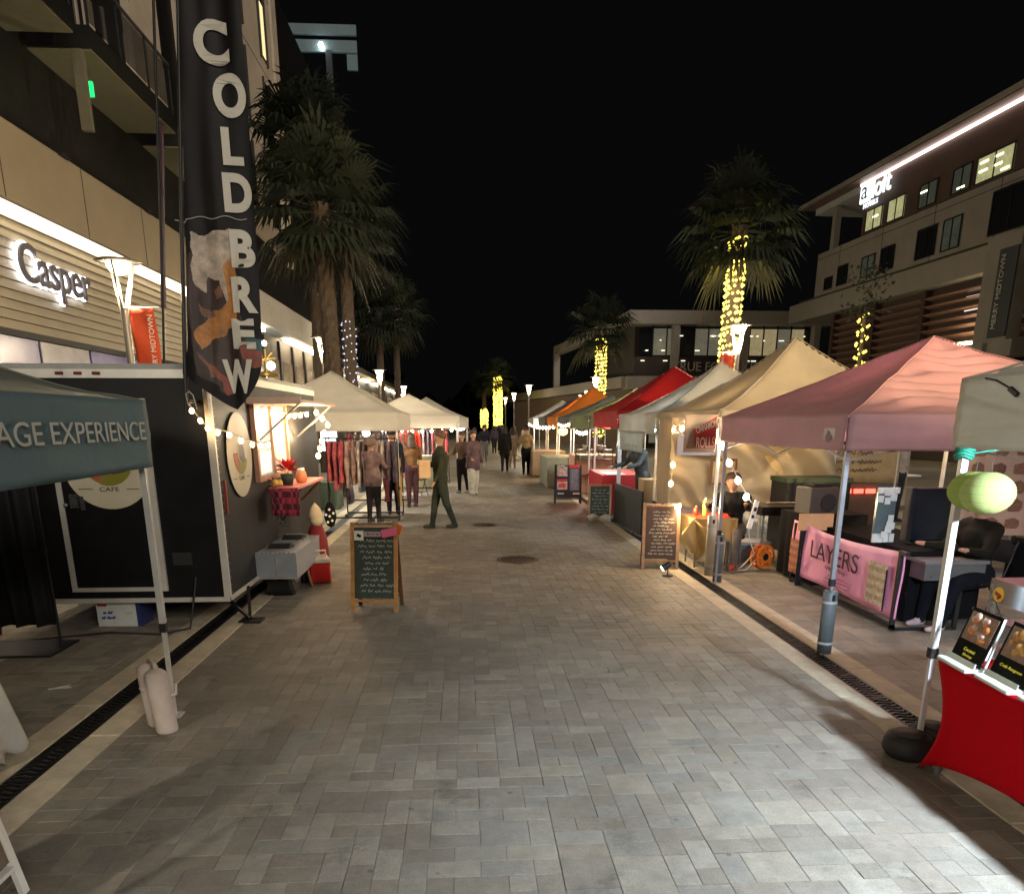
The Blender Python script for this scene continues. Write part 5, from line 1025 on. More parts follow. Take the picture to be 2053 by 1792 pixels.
pf_ = thing('picture_frame', 'brown framed picture leaning on the cream wall behind the vendor', 'picture', (4.15, 12.2, .95)); MB().bb(-.22, .22, -.02, .0, .0, .42).build('frame', WOOD_D, pf_); MB().bb(-.18, .18, -.025, -.02, .04, .38).build('picture', M('pic_tan', (.25, .2, .13), var=.5), pf_)
gs = thing('ground_spotlight', 'small black spotlight standing on the kerb by the chalkboard', 'spotlight', (2.60, 9.52, 0)); MB().cyl((0, 0, 0), (0, 0, .012), .07, n=16).cyl((0, 0, .01), (0, 0, .12), .008).build('stand', BLACK_METAL, gs); MB().cyl((-.07, 0, .10), (.03, 0, .17), .045, .035, n=14).build('head', BLACK_METAL, gs); MB().cyl((-.078, 0, .095), (-.072, 0, .099), .038, n=12).build('lens', M('spot_lens', (1, .95, .85), es=3, ecol=(1, .95, .85), var=0), gs)

# ------------------------------------------------------------------ white and red stalls
bp = thing('black_board', 'big blank black board standing along the kerb below the white tent', 'board', (3.02, 12.95, 0), R(3)); MB().bb(-.015, .015, 0, 1.95, .03, .78).build('panel', M('board_black', (.004, .006, .005), .7), bp); MB().bb(-.02, .02, 0, 1.95, .0, .03).bb(.02, .25, .1, .13, 0, .03).bb(.02, .25, 1.8, 1.83, 0, .03).build('foot', STEEL, bp)
wv = thing('hanging_sign', 'white cloth sign hanging under the front valance of the white tent', 'sign', (3.04, 13.0, 0)); solid(MB().grid(lambda u, v: (.02*math.sin(u*5), .1+2.1*u+.12*(1-v)*(1-2*u), 1.42+.36*v), 12, 5).build('cloth', M('sign_cloth', (.52, .53, .50), .8, tr=.35), wv), .003)
q = scribble(MB(), 1.4, .10, 1, 0, seed=50).build('writing', M('grey_ink', (.2, .2, .2)), wv); q.location = (-.03, 1.15, 1.52); q.rotation_euler = (0, 0, R(-90))
bulb_string('cold white bulbs behind the valance of the white tent', [(3.25, 12.9, 1.84), (3.25, 15.4, 1.84)], 3, M('cold_bulb', (1, 1, 1), es=9, ecol=(.85, .95, 1), var=0), .04, .02, seed=6)
rtb = cloth_table('red covered table of the red stall with papers on it', 3.30, 16.9, .9, 1.9, .86, M('red_cloth', (.45, .01, .015), .6))
t = MB().bb(-.2, .2, -.4, .4, 0, .01).build('paper_stack', WHITE); tag(t, 'white paper sheets on the red covered table', 'paper').location = (3.15, 16.4, .864)
bxc = cloth_table('tan cardboard counter between red table and cream wall', 3.6, 14.3, .6, .5, .9, CARD); 
for (x, y, a, lb) in ((2.50, 14.95, .2, 'left white sandbag at the small chalkboard'), (2.75, 14.86, -.3, 'middle white sandbag under the small chalkboard'), (3.02, 15.1, .5, 'right white sandbag beside the black board')):
    t = thing('sandbag', lb, 'sandbag', (x, y, 0), a, 'white sandbags at the small chalkboard'); mb = MB(); mb.grid(lambda u, v: ((.11+.02*math.sin(v*6.28*2))*math.cos(u*6.2832)*math.sin(math.pi*v)**.5*1.1, .075*math.sin(u*6.2832)*math.sin(math.pi*v)**.5, .012+.17*v), 14, 8); mb.build('bag', M('sandbag_white', (.55, .53, .50), .8, bump=.4), t)
bks = thing('product_rack', 'dark wire rack with hanging goods beyond the black menu sign', 'rack', (3.4, 20.6, 0)); mb = MB()
for z in (.55, .95, 1.2): mb.bb(-.5, .5, -.2, .2, z, z+.02)
for (x, y) in ((-.5, -.2), (.5, -.2), (0, 0)): mb.cyl((x, y, 0), (x, y, 1.4), .015, n=6)
mb.build('frame', WOOD_D, bks); r2 = random.Random(1)
for k in range(26): MB().box((r2.uniform(-.45, .45), r2.uniform(-.15, .15), r2.choice([.62, 1.02, 1.27])), (r2.uniform(.05, .14), .08, r2.uniform(.06, .14))).build('product', (M('goods_a', (.3, .2, .15)), M('goods_b', (.1, .12, .07)), M('goods_c', (.4, .35, .3)))[k % 3], bks)
cloth_table('grey green covered table beyond the product rack', 2.9, 24.0, 1.0, 2.4, .9, M('cloth_sage', (.22, .22, .16), .8)); cloth_table('peach covered counter below the grey tent', 3.6, 21.6, 1.3, 1.2, 1.05, M('cloth_peach', (.55, .28, .18), .7)); cloth_table('pale covered table under the orange tent', 3.0, 29.0, 1.2, 2.0, .9, M('cloth_pale', (.4, .32, .25), .8))
bulb_string('round white bulbs under the green grey tent edge', [(3.1, 19.8, 1.72), (3.15, 22.3, 1.70)], 4, BULB_W, .04, .05, seed=7); bulb_string('round white bulbs under the dark grey tent edge', [(3.1, 23.2, 1.9), (3.1, 26.3, 1.9)], 5, BULB_W, .04, .06, seed=8); bulb_string('round white bulbs under the far right tents', [(3.1, 27, 1.8), (3.1, 39, 1.85)], 9, BULB_W, .05, .1, seed=9)
for (x, y, z, r, lb) in ((3.3, 26.5, 1.62, .17, 'larger yellow glowing lantern under the dark grey tent'), (3.5, 26.0, 1.82, .13, 'smaller yellow glowing lantern above the larger one')):
    t = thing('yellow_lantern', lb, 'lantern', (x, y, z), group='yellow lanterns under the grey tent'); MB().ball((0, 0, 0), r, 0, 16, 9, (1, 1, .8)).build('shade', M('lantern_yellow', (1, .8, .2), es=2, ecol=(1, .75, .15), var=0), t); MB().cyl((0, 0, r*.8), (0, 0, 2.05-z), .004, n=4).build('cord', CABLE_D, t)

# ------------------------------------------------------------------ left stalls
def rack(label, x, y, w, h, garments, seed):
    t = thing('clothes_rack', label, 'clothes rack', (x, y, 0)); mb = MB()
    mb.cyl((0, 0, .04), (0, 0, h), .014).cyl((w, 0, .04), (w, 0, h), .014).cyl((0, 0, h), (w, 0, h), .012).cyl((0, 0, .05), (w, 0, .05), .018).cyl((0, -.25, .03), (0, .25, .03), .018).cyl((w, -.25, .03), (w, .25, .03), .018); mb.build('frame', BLACK_METAL, t)
    rr = random.Random(seed); n = len(garments)
    for k, (c, l) in enumerate(garments):
        xx = .07+(w-.14)*k/max(1, n-1); g_ = thing('garment', 'x', 'garment'); bpy.data.objects.remove(g_)
        me = MB(); W_ = .22
        def gar(u, v, xx=xx, l=l, k=k):
            a = u*6.2832; sh = .10+.12*min(1, (1-v)*4) if v > .75 else .22+.02*(1-v); return (xx+(.05+.015*math.sin(v*9+k))*math.cos(a)*(1+.3*math.sin(a*3+k)), sh*math.sin(a)*(1+.04*math.sin(v*12+k)), h-.05-l*(1-v))
        me.grid(gar, 14, 12); me.build('garment', c, t); MB().tube([(xx, 0, h), (xx, 0, h-.05), (xx, .1, h-.07), (xx, -.1, h-.07)], .004, 4).build('hanger', STEEL, t)
    return t
def gm_(i, col): return M('garment_%d' % i, col, .85, var=.7, scale=9)
GA = [gm_(0, (.32, .05, .06)), gm_(1, (.28, .06, .07)), gm_(2, (.30, .20, .17)), gm_(3, (.22, .13, .11)), gm_(4, (.40, .33, .28)), gm_(5, (.20, .12, .12)), gm_(6, (.36, .28, .24)), gm_(7, (.25, .17, .15)), gm_(8, (.08, .06, .08)), gm_(9, (.10, .02, .03))]
rk = rack('black clothes rack with patterned red and brown garments', -2.82, 15.6, 1.42, 1.62, [(GA[0], .78), (GA[1], .95), (GA[0], .8), (GA[2], .9), (GA[3], .85), (GA[4], .9), (GA[5], .82), (GA[6], .85), (GA[7], .8), (GA[4], .7), (GA[5], .75), (GA[8], .8)], 1)
rack('second clothes rack with dark trousers behind the patterned one', -2.6, 16.5, 1.2, 1.25, [(GA[8], .95), (M('denim_pale', (.25, .40, .48)), .7), (GA[8], 1.0), (GA[9], .9), (M('garment_ochre', (.30, .17, .04)), 1.0)], 2)
for (x, y, lb) in ((-2.95, 19.2, 'rail of hanging clothes at the back of the first white tent'), (-2.2, 25.2, 'rail of dark clothes at the back of the second white tent')): rack(lb, x, y, 1.6, 1.7, [(GA[(k*3) % 10], .8) for k in range(11)], 5)
oj = thing('orange_jacket', 'bright orange red jacket hanging under the second white tent', 'jacket', (-1.66, 22.85, 0)); mb = MB()
mb.grid(lambda u, v: ((.19+.02*math.sin(v*9))*math.cos(u*6.2832)*(1 if v < .85 else 1-(v-.85)*3), .09*math.sin(u*6.2832), 1.05+.68*v), 16, 12).tube([(-.16, 0, 1.68), (-.24, 0, 1.5), (-.25, 0, 1.15)], .055, 8).tube([(.16, 0, 1.68), (.24, 0, 1.5), (.25, 0, 1.15)], .055, 8); mb.build('cloth', M('jacket_orange', (.75, .045, .015), .7, var=.2), oj); MB().tube([(0, 0, 1.98), (0, 0, 1.74)], .006, 4).build('hanger', STEEL, oj)
folding_chair('black folding chair under the second white tent by the walking man', -1.35, 20.6, R(160)); cloth_table('pale green covered table under the second white tent', -1.6, 23.6, 1.8, .8, .95, M('cloth_mint', (.34, .36, .26), .8)); cloth_table('dark green covered table behind the trailer counter', -3.6, 17.8, 1.3, .7, .62, M('cloth_green', (.03, .045, .025), .8))
scn = thing('lit_screen', 'bright blue white lit panel under the first white tent', 'screen', (-3.15, 17.9, 1.55)); MB().bb(-.18, .18, -.02, .02, .05, .33).bb(-.15, .15, -.02, .02, -.25, .02).build('panel', M('screen_glow', (1, 1, 1), es=1.2, ecol=(.70, .88, 1), var=0), scn); MB().bb(-.19, .19, -.03, -.021, .02, .05).bb(-.01, .01, -.03, -.021, -.25, .33).bb(-.02, .02, -.02, .02, -1.55, -.25).build('frame', BLACK_METAL, scn)
wl = thing('work_light', 'white work light clipped under the first white tent', 'lamp', (-2.05, 15.95, 1.72)); MB().ball((0, 0, 0), .075, 0, 12, 7).build('globe', M('work_globe', (1, 1, .95), es=12, ecol=(1, .97, .88), var=0), wl); MB().cyl((0, 0, .07), (0, 0, .32), .01).build('stem', STEEL, wl)
lamp('tent_light', (-2.3, 17.0, 1.75), NEUT, 24, .1); lamp('tent_light', (-1.9, 24.2, 1.75), (1, .95, .85), 34, .1)
bulb_string('small white bulbs under the second white tent', [(-2.6, 22.7, 1.74), (-.3, 22.8, 1.74)], 8, BULB_W, .04, .04, seed=10); bulb_string('white bulbs at the third tent on the left', [(-.4, 27.4, 1.8), (-.1, 31, 1.75)], 4, BULB_W, .07, .04, seed=11)
# trailer side clutter
ST = lambda *a, **k: bulb_string(*a, **k)
ST('warm bulbs strung over the rear corner of the black trailer', [(-2.50, 7.2, 2.12), (-2.38, 7.22, 1.93), (-2.18, 7.25, 1.86), (-2.02, 7.5, 1.76), (-1.98, 8.0, 1.76)], 9, BULB, .022, .01, seed=12)
ST('warm bulbs hanging down from the end of the trailer hatch', [(-2.16, 11.2, 2.14), (-1.92, 10.9, 1.95), (-1.98, 10.6, 1.7), (-1.96, 10.2, 1.5)], 7, BULB, .032, .0, seed=13); ST('warm bulbs along the inside of the trailer hatch', [(-2.25, 8.7, 2.1), (-2.25, 11.3, 2.08)], 7, BULB, .030, .04, seed=14)
lamp('window_light', (-1.85, 9.8, 1.95), (1, .80, .55), 3.5, .15); lamp('hatch_light', (-2.0, 11.0, 1.8), WARM, 6, .1)
pt = thing('potted_poinsettia', 'red poinsettia in a dark pot on the trailer counter', 'plant', (-2.17, 9.35, 1.213)); MB().lathe([(.0001, 0), (.06, 0), (.085, .13), (.0001, .13)], 14).build('pot', M('pot_dark', (.02, .03, .02)), pt)
r2 = random.Random(8)
for k in range(46):
    a = r2.uniform(0, 6.28); e = r2.uniform(-.1, 1.3); l = r2.uniform(.10, .19); d = Vector((math.cos(a)*math.cos(e), math.sin(a)*math.cos(e), math.sin(e))); s_ = Vector((-math.sin(a), math.cos(a), 0))*.035; c0 = Vector((0, 0, .17))+d*.03
    MB().add([c0, c0+d*l*.5+s_, c0+d*l, c0+d*l*.5-s_+Vector((0, 0, .01))], [[0,1,2,3]]).build('leaf', M('poinsettia_red', (.62, .01, .02), .6) if k > 12 else M('poinsettia_green', (.03, .07, .02), .6), pt)
pk2 = thing('orange_jar', 'round orange jar beside the poinsettia on the counter', 'jar', (-2.08, 9.7, 1.213)); MB().lathe([(.0001, 0), (.06, 0), (.075, .06), (.06, .13), (.04, .15)], 14).build('body', M('jar_orange', (.55, .20, .08), .4), pk2); MB().lathe([(.045, .15), (.045, .18), (.0001, .18)], 12).build('lid', WHITE, pk2)
yb = thing('yellow_fruit', 'yellow fruit in a small dish on the near end of the counter', 'fruit', (-2.27, 9.15, 1.213)); MB().ball((0, 0, .04), .04).ball((.05, .03, .035), .035).build('fruit', M('fruit_yellow', (.7, .45, .08)), yb); MB().lathe([(.03, 0), (.07, .02)], 12).build('dish', WHITE, yb)
pc = thing('checked_cloth', 'red and black checked cloth hanging below the trailer counter', 'cloth', (-2.13, 8.99, .88)); CK = bpy.data.materials.new('tartan'); CK.use_nodes = True; nt = CK.node_tree; N = nt.nodes; Lk = nt.links
c1 = N.new('ShaderNodeTexChecker'); c1.inputs['Scale'].default_value = 14; c1.inputs['Color1'].default_value = (.34, .03, .06, 1); c1.inputs['Color2'].default_value = (.07, .01, .02, 1); tc = N.new('ShaderNodeTexCoord'); Lk.new(tc.outputs['Object'], c1.inputs['Vector']); Lk.new(c1.outputs[0], N['Principled BSDF'].inputs['Base Color']); N['Principled BSDF'].inputs['Roughness'].default_value = .85
solid(MB().grid(lambda u, v: (-.17+.33*u, .012*math.sin(u*17)*(1.3-v), .32*v), 20, 6).build('cloth', CK, pc), .006)
gl = thing('garland', 'dark frosted garland hanging on the trailer side under the window', 'garland', (-2.27, 8.75, .65)); mb = MB(); r2 = random.Random(3)
for k in range(520):
    u = r2.random(); p = Vector((r2.uniform(0, .07), .05+u*.9+r2.uniform(-.06, .06), .12+.55*(2*abs(u-.5))**1.2*.6+r2.uniform(-.06, .3))); d = Vector((r2.uniform(-1, 1), r2.uniform(-1, 1), r2.uniform(-1, 1))).normalized()*.035; e_ = d.cross(Vector((.3, .5, .8))).normalized()*.007
    mb.add([p-e_, p+d, p+e_], [[0,1,2]])
mb.build('needles', M('garland_green', (.035, .05, .04), .8, var=.6, scale=30), gl)['kind'] = 'stuff'
sn = thing('gnome_figure', 'dark red standing figure with cream cap below the counter', 'decoration', (-1.95, 9.75, 0)); MB().lathe([(.0001, .02), (.14, .02), (.15, .2), (.13, .5), (.08, .66), (.0001, .68)], 16).build('robe', M('robe_red', (.16, .008, .012), .8), sn); MB().ball((0, 0, .74), .09).build('head', M('cream_plush', (.5, .42, .28), .9), sn); MB().lathe([(.095, .78), (.07, .88), (.0001, .96)], 12).build('cap', M('cream_cap', (.45, .36, .24), .9), sn)
plk = thing('fern_basket', 'dark green leafy plant leaning by the cooler', 'plant', (-2.05, 9.25, 0)); mb = MB(); r2 = random.Random(12)
for k in range(300):
    a = r2.uniform(0, 6.28); e = r2.uniform(-.5, 1.2); l = r2.uniform(.08, .24); d = Vector((math.cos(a)*math.cos(e), math.sin(a)*math.cos(e), math.sin(e)))*l; c0 = Vector((0, 0, .40)); s_ = d.cross(Vector((0, 0, 1))).normalized()*.012
    mb.add([c0+d*.4-s_, c0+d*.4+s_, c0+d], [[0,1,2]])
mb.build('leaves', M('fern_green', (.02, .045, .015), .7), plk)['kind'] = 'stuff'; MB().bar((-.1, .0, 0), (-.02, 0, .42), .02).bar((.12, -.1, 0), (.0, 0, .42), .025).build('stand', WOOD, plk)
hp = thing('spotted_bag', 'black bag with white spots hanging from the counter end', 'bag', (-1.88, 10.4, .55)); mb = MB(); mb.lathe([(.0001, 0), (.05, .03), (.085, .14), (.07, .26), (.03, .34)], 14); mb.v = [(x, y*.5, z) for x, y, z in mb.v]; mb.build('body', BLACK, hp)
mb = MB()
for (a, z) in ((-.03, .08), (.03, .10), (0, .16), (-.05, .18), (.05, .2), (.0, .25)): mb.box((a, -.044+abs(a)*.2, z), (.028, .006, .028), rot=(0, .7, 0))
mb.build('spot', WHITE, hp); MB().tube([(0, 0, .33), (.02, 0, .5), (.0, 0, .62)], .008).build('strap', BLACK, hp)
co_ = thing('cooler', 'red cooler with white lid and handle on the pavement', 'cooler', (-1.90, 9.45, 0), R(18)); MB().box((0, 0, .13), (.26, .34, .25), bev=.02).build('tub', M('cooler_red', (.50, .012, .010), .35), co_); MB().box((0, 0, .285), (.28, .36, .06), bev=.02).build('lid', M('cooler_lid', (.55, .50, .42), .4), co_); MB().tube([(-.1, 0, .30), (-.1, 0, .39), (.1, 0, .39), (.1, 0, .30)], .012).build('handle', M('cooler_lid', (.55, .50, .42)), co_)
# diaper style carton
cb = thing('carton', 'white printed carton with blue side under the trailer rear', 'box', (-3.44, 7.48, 0), R(-2)); MB().box((0, 0, .125), (.42, .26, .245)).build('body', M('carton_blue', (.02, .03, .13), .6), cb); MB().box((-.02, -.133, .125), (.38, .006, .24)).build('label', M('carton_white', (.60, .62, .60), .6), cb)
q = scribble(MB(), .17, .10, 2, 0, seed=3, r=.008).build('print', M('print_blue', (.03, .08, .35)), cb); q.location = (-.10, -.138, .12); q = scribble(MB(), .10, .03, 1, 0, seed=4).build('print', M('print_green', (.2, .3, .1)), cb); q.location = (.10, -.138, .14); MB().box((-.15, -.138, .22), (.09, .003, .025)).build('brand_strip', M('print_red', (.35, .04, .04)), cb)
rbk = thing('red_bucket', 'dark red bucket cut off by the left edge of the picture', 'bucket', (-4.55, 7.1, 0)); MB().lathe([(.0001, 0), (.10, 0), (.14, .2), (.13, .2)], 18).build('body', M('bucket_red', (.25, .008, .012), .5), rbk); MB().tube([(-.14, 0, .2), (0, 0, .3), (.14, 0, .2)], .005).build('handle', STEEL, rbk)
# things under the teal tent
tc_ = cloth_table('table with a crumpled white cloth under the teal tent', -3.76, 4.0, 1.8, .9, .55, M('cloth_white', (.50, .50, .48), .8, bump=.5, bscale=9)); solid(MB().grid(lambda u, v: (.88+.12*(1-v)+.03*math.sin(u*9)*(1-v), .1+.36*u, .02+.50*v+.02*math.sin(u*15)), 16, 12).build('cloth_corner', M('cloth_white', (.50, .50, .48)), tc_), .004)
cu = thing('black_curtain', 'black pleated curtain hanging before the left end of the trailer', 'curtain', (-4.6, 6.6, 0)); solid(MB().grid(lambda u, v: (.95*u, .05*math.sin(u*34+v)+.02*math.sin(u*70), .22+1.75*v), 70, 8).build('cloth', M('curtain_black', (.012, .012, .014), .8), cu), .006)
MB().cyl((-.1, 0, 1.98), (1.0, 0, 1.98), .012).cyl((.97, 0, 0), (.97, 0, 1.98), .012).cyl((-.08, 0, 0), (-.08, 0, 1.98), .012).build('rail', BLACK_METAL, cu); MB().tube([(.38, -.06, .98), (.40, -.07, .88), (.40, -.07, .84)], .008).build('hook', STEEL, cu)
MB().bb(-.1, 1.0, -.25, .25, .0, .02).build('foot', BLACK_METAL, cu)
# tent lights: those of fixtures, then the added pink fill
wk = thing('led_flood', 'white LED flood lamp hung under the near grey tent', 'lamp', (3.10, 2.3, 2.04)); MB().box((0, 0, .03), (.20, .14, .04), bev=.01).build('housing', BLACK_METAL, wk); MB().box((0, 0, .006), (.16, .10, .006)).build('lens', M('flood_lens', (1, 1, 1), es=12, ecol=(.8, .92, 1), var=0), wk); MB().cyl((0, 0, .05), (0, 0, .30), .006, n=6).build('hook', STEEL, wk)
lamp('flood', (3.10, 2.3, 2.01), (.70, .85, 1), 150, .08, 'SPOT', aim=(.9, 4.6, 0), spot=150)
lamp('cream_light', (3.9, 10.9, 1.9), (1, .78, .50), 13, .2); lamp('white_tent_light', (3.9, 14.0, 1.85), COOL, 12, .2); lamp('red_tent_light', (4.0, 17.2, 1.9), (1, .85, .75), 12, .2)
lamp('row_light', (3.9, 21.3, 1.8), NEUT, 24, .2); lamp('row_light', (3.9, 25, 1.8), WARM, 26, .2); lamp('row_light', (4.3, 29, 2.0), (1, .7, .35), 30, .2); lamp('row_light', (3.6, 35, 1.9), NEUT, 36, .2)
lamp('pink_tent_fill', (4.5, 7.7, 1.95), (1, .75, .62), 9, .2)  # added fill inside the pink tent, no fixture; brightens its fabric

# ================================================================== PEOPLE
def capsules(segs, vox=.02):
    mb = MB()
    for (a, b, ra, rb, m) in segs:
        a, b = Vector(a), Vector(b); mb.ball(a, ra, 0, 10, 6); mb.ball(b, rb, 0, 10, 6)
        if (b-a).length > 1e-4: mb.cyl(a, b, ra, rb, 10)
    o = mb.build('tmp', SKIN); md = o.modifiers.new('r', 'REMESH'); md.mode = 'VOXEL'; md.voxel_size = vox; md.use_smooth_shade = True
    sm = o.modifiers.new('s', 'SMOOTH'); sm.iterations = 3; sm.factor = .5
    dg = bpy.context.evaluated_depsgraph_get(); me = bpy.data.meshes.new_from_object(o.evaluated_get(dg)); bpy.data.objects.remove(o); return me
def person(label, x, y, rz=0, h=1.72, top=(.05, .05, .05), pants=(.02, .02, .025), shoe=(.02, .02, .02), hair=(.02, .012, .008), hairlen=0, cap=None, coat=0, legs=((0, 0), (0, 0)), arms=((5, 10, 8), (-5, 10, 8)), sit=False, wide=0, lean=0, vox=.022, group='people at the night market', hood=None, sc_w=1):
    t = thing('person', label, 'person', (x, y, 0), rz, group); k = h/1.72; segs = []
    pz = .92*k if not sit else .50; L1, L2 = .43*k, .42*k
    pel = Vector((0, 0, pz)); ln = R(lean); upd = Vector((0, -math.sin(ln), math.cos(ln)))
    chest = pel+upd*.36*k; neck = pel+upd*.54*k; head = pel+upd*.69*k
    segs += [(pel+Vector((-.06, 0, 0)), pel+Vector((.06, 0, 0)), .115*k, .115*k, 'p'), (pel+upd*.10*k, chest, .115*k, .135*k, 't'), (chest+Vector((-.09*k, 0, .0)), chest+Vector((.09*k, 0, .0)), .105*k, .105*k, 't'), (chest+Vector((-.15*k, 0, .12*k)), chest+Vector((.15*k, 0, .12*k)), .062*k, .062*k, 't'), (chest+upd*.12*k, neck, .07*k, .05*k, 't'), (neck, head, .048*k, .05*k, 's')]
    segs += [(head, head+upd*.045*k, .088*k, .092*k, 's'), (head+Vector((0, -.035*k, -.03*k)), head+Vector((0, -.04*k, -.06*k)), .05*k, .04*k, 's'), (head+Vector((0, -.09*k, -.0)), head+Vector((0, -.10*k, -.012*k)), .014*k, .018*k, 's')]
    for s in (-1, 1): segs.append((head+Vector((s*.09*k, .01, .0)), head+Vector((s*.092*k, .012, .02*k)), .014*k, .014*k, 's'))
    for s, (sw, bend) in zip((-1, 1), legs):
        hip = pel+Vector((s*.085*k, 0, -.02*k)); a = R(sw); kn = hip+Vector((s*.01, -math.sin(a), -math.cos(a)))*L1
        if sit: kn = hip+Vector((s*.06, -L1*math.cos(R(sw)), -L1*math.sin(R(sw))))
        b = R(sw-bend) if not sit else R(bend)
        an = kn+Vector((0, -math.sin(b), -math.cos(b)))*L2 if not sit else kn+Vector((0, -L2*math.sin(b), -L2*math.cos(b)))
        an.z = max(an.z, .06)
        segs += [(hip, kn, .092*k, .065*k*(1+wide), 'p'), (kn, an, .062*k*(1+wide), .042*k*(1+wide*1.8), 'p'), (an+Vector((0, .03, -.025)), an+Vector((0, -.15*k, -.03)), .042*k, .034*k, 'h')]
    hands = []
    for s, (sw, ab, el) in zip((-1, 1), arms):
        sh = chest+Vector((s*.185*k, 0, .11*k)); a = R(sw); c = R(ab); d = Vector((s*math.sin(c), -math.sin(a)*math.cos(c), -math.cos(a)*math.cos(c))); elb = sh+d*.28*k; a2 = R(sw+el); d2 = Vector((s*math.sin(c)*.3, -math.sin(a2), -math.cos(a2))).normalized(); wr = elb+d2*.25*k; hands.append(wr+d2*.08*k)
        segs += [(sh, elb, .055*k, .043*k, 't'), (elb, wr, .042*k, .032*k, 't'), (wr+d2*.03, wr+d2*.10*k, .028*k, .026*k, 's'), (wr+d2*.05*k, wr+d2*.09*k+Vector((-s*.035*k, 0, 0)), .014*k, .011*k, 's')]
        for f in range(4): o_ = Vector(((f-1.5)*.016*k, 0, 0)); segs.append((wr+d2*.09*k+o_, wr+d2*(.155-.008*abs(f-1.5))*k+o_*1.3+Vector((0, -.012, 0)), .010*k, .008*k, 's'))
    if coat:
        zb = pz-coat
        segs += [(pel+Vector((-.05, 0, .1)), pel+Vector((-.07, .0, -coat)), .115*k, .120*k, 't'), (pel+Vector((.05, 0, .1)), pel+Vector((.07, .0, -coat)), .115*k, .120*k, 't')]
    if coat: segs = [(a, b, ra, rb, 't' if (m_ == 'p' and abs(a[2]-pz) < .03 and abs(b[2]-pz) < .03) else m_) for a, b, ra, rb, m_ in segs]
    segs = [(a, b, ra*(1.16 if m_ in 'tp' else 1), rb*(1.16 if m_ in 'tp' else 1), m_) for a, b, ra, rb, m_ in segs]
    me = capsules(segs, vox*k)
    for m_ in (M('cl_%.3f_%.3f_%.3f' % top, top, .9, var=.45, scale=7, spec=.2, bump=.3, bscale=12), M('cl_%.3f_%.3f_%.3f' % pants, pants, .9, var=.3, scale=7, spec=.2, bump=.2, bscale=12), M('cl_%.3f_%.3f_%.3f' % shoe, shoe, .6), SKIN): me.materials.append(m_) if 0 else None
    me.materials.clear(); mats = [M('cl_%.3f_%.3f_%.3f' % top, top, .9, var=.45, scale=7, spec=.2, bump=.3, bscale=12), M('cl_%.3f_%.3f_%.3f' % pants, pants, .9, var=.3, scale=7, spec=.2, bump=.2, bscale=12), M('cl_%.3f_%.3f_%.3f' % shoe, shoe, .6), SKIN]
    for m_ in mats: me.materials.append(m_)
    key = {'t': 0, 'p': 1, 'h': 2, 's': 3}; A = [(Vector(a), Vector(b), ra, rb, key[m_]) for a, b, ra, rb, m_ in segs]
    for p_ in me.polygons:
        c = p_.center; best = 9; bm = 0
        for a, b, ra, rb, mi in A:
            ab = b-a; l2 = ab.length_squared; f = max(0, min(1, (c-a).dot(ab)/l2)) if l2 > 1e-9 else 0; dd = (c-a-ab*f).length-(ra+(rb-ra)*f)
            if dd < best: best = dd; bm = mi
        p_.material_index = bm; p_.use_smooth = True
    ob = bpy.data.objects.new('body', me); COL.objects.link(ob); ob.parent = t
    hm = M('hair_%.3f' % hair[0], hair, .6, var=.3, scale=40); hb = MB(); hc = head+upd*.05*k
    hb.grid(lambda u, v: tuple(hc+Vector(((.103*k)*math.cos(u*6.2832)*math.sin(v*1.95), (.106*k)*math.sin(u*6.2832)*math.sin(v*1.95)+.018*k*(1 if True else 0), .108*k*math.cos(v*1.95)+(.055*k*max(0, -math.sin(u*6.2832))*v)))), 18, 9)
    if hairlen: hb.grid(lambda u, v: tuple(head+Vector((.10*k*math.cos(math.pi*u)*(1+.15*v), .03*k+.085*k*math.sin(math.pi*u), .05*k-hairlen*v))), 12, 6)
    solid(hb.build('hair', hm, t), .012)
    if cap: 
        cb_ = MB(); cb_.grid(lambda u, v: tuple(hc+Vector(((.115*k)*math.cos(u*6.2832)*math.sin(v*1.45), (.118*k)*math.sin(u*6.2832)*math.sin(v*1.45), .118*k*math.cos(v*1.45)+.005))), 18, 7); cb_.box(tuple(hc+Vector((0, -.14*k, .015))), (.15*k, .12*k, .012)); cb_.build('cap', M('cap_%.3f' % cap[0], cap, .8), t)
    if hood: MB().grid(lambda u, v: tuple(hc+Vector(((.13*k)*math.cos(u*6.2832)*math.sin(v*2.1), (.13*k)*math.sin(u*6.2832)*math.sin(v*2.1)+.03, .13*k*math.cos(v*2.1)))), 18, 9).build('hood', M('hood_%.3f' % hood[0], hood, .9), t)
    return t, [Vector(h_) for h_ in hands]
OL = (.030, .034, .018); 
pm, hd_ = person('man in olive jacket and dark green trousers walking left with a tan box', -.50, 14.2, R(-80), 1.76, OL, (.026, .032, .024), (.03, .025, .015), (.10, .05, .03), legs=((13, 4), (-11, 10)), arms=((22, 12, 62), (6, 10, 20)))
bxp = thing('tan_box', 'upright tan paper box carried by the man walking left', 'box', (-.78, 14.02, .97), R(10)); MB().box((0, 0, .14), (.20, .12, .30)).build('box', M('paper_tan', (.55, .36, .20), .8), bxp); MB().box((0, 0, .295), (.205, .125, .02)).build('lid', M('paper_tan2', (.60, .42, .25), .8), bxp)
person('woman with wide white trousers and brown patterned coat', .16, 21.0, R(30), 1.68, (.075, .045, .05), (.50, .46, .36), (.45, .42, .36), (.03, .015, .012), .32, coat=.14, wide=.45, legs=((6, 4), (-4, 4)), arms=((15, 8, 50), (5, 8, 20)))
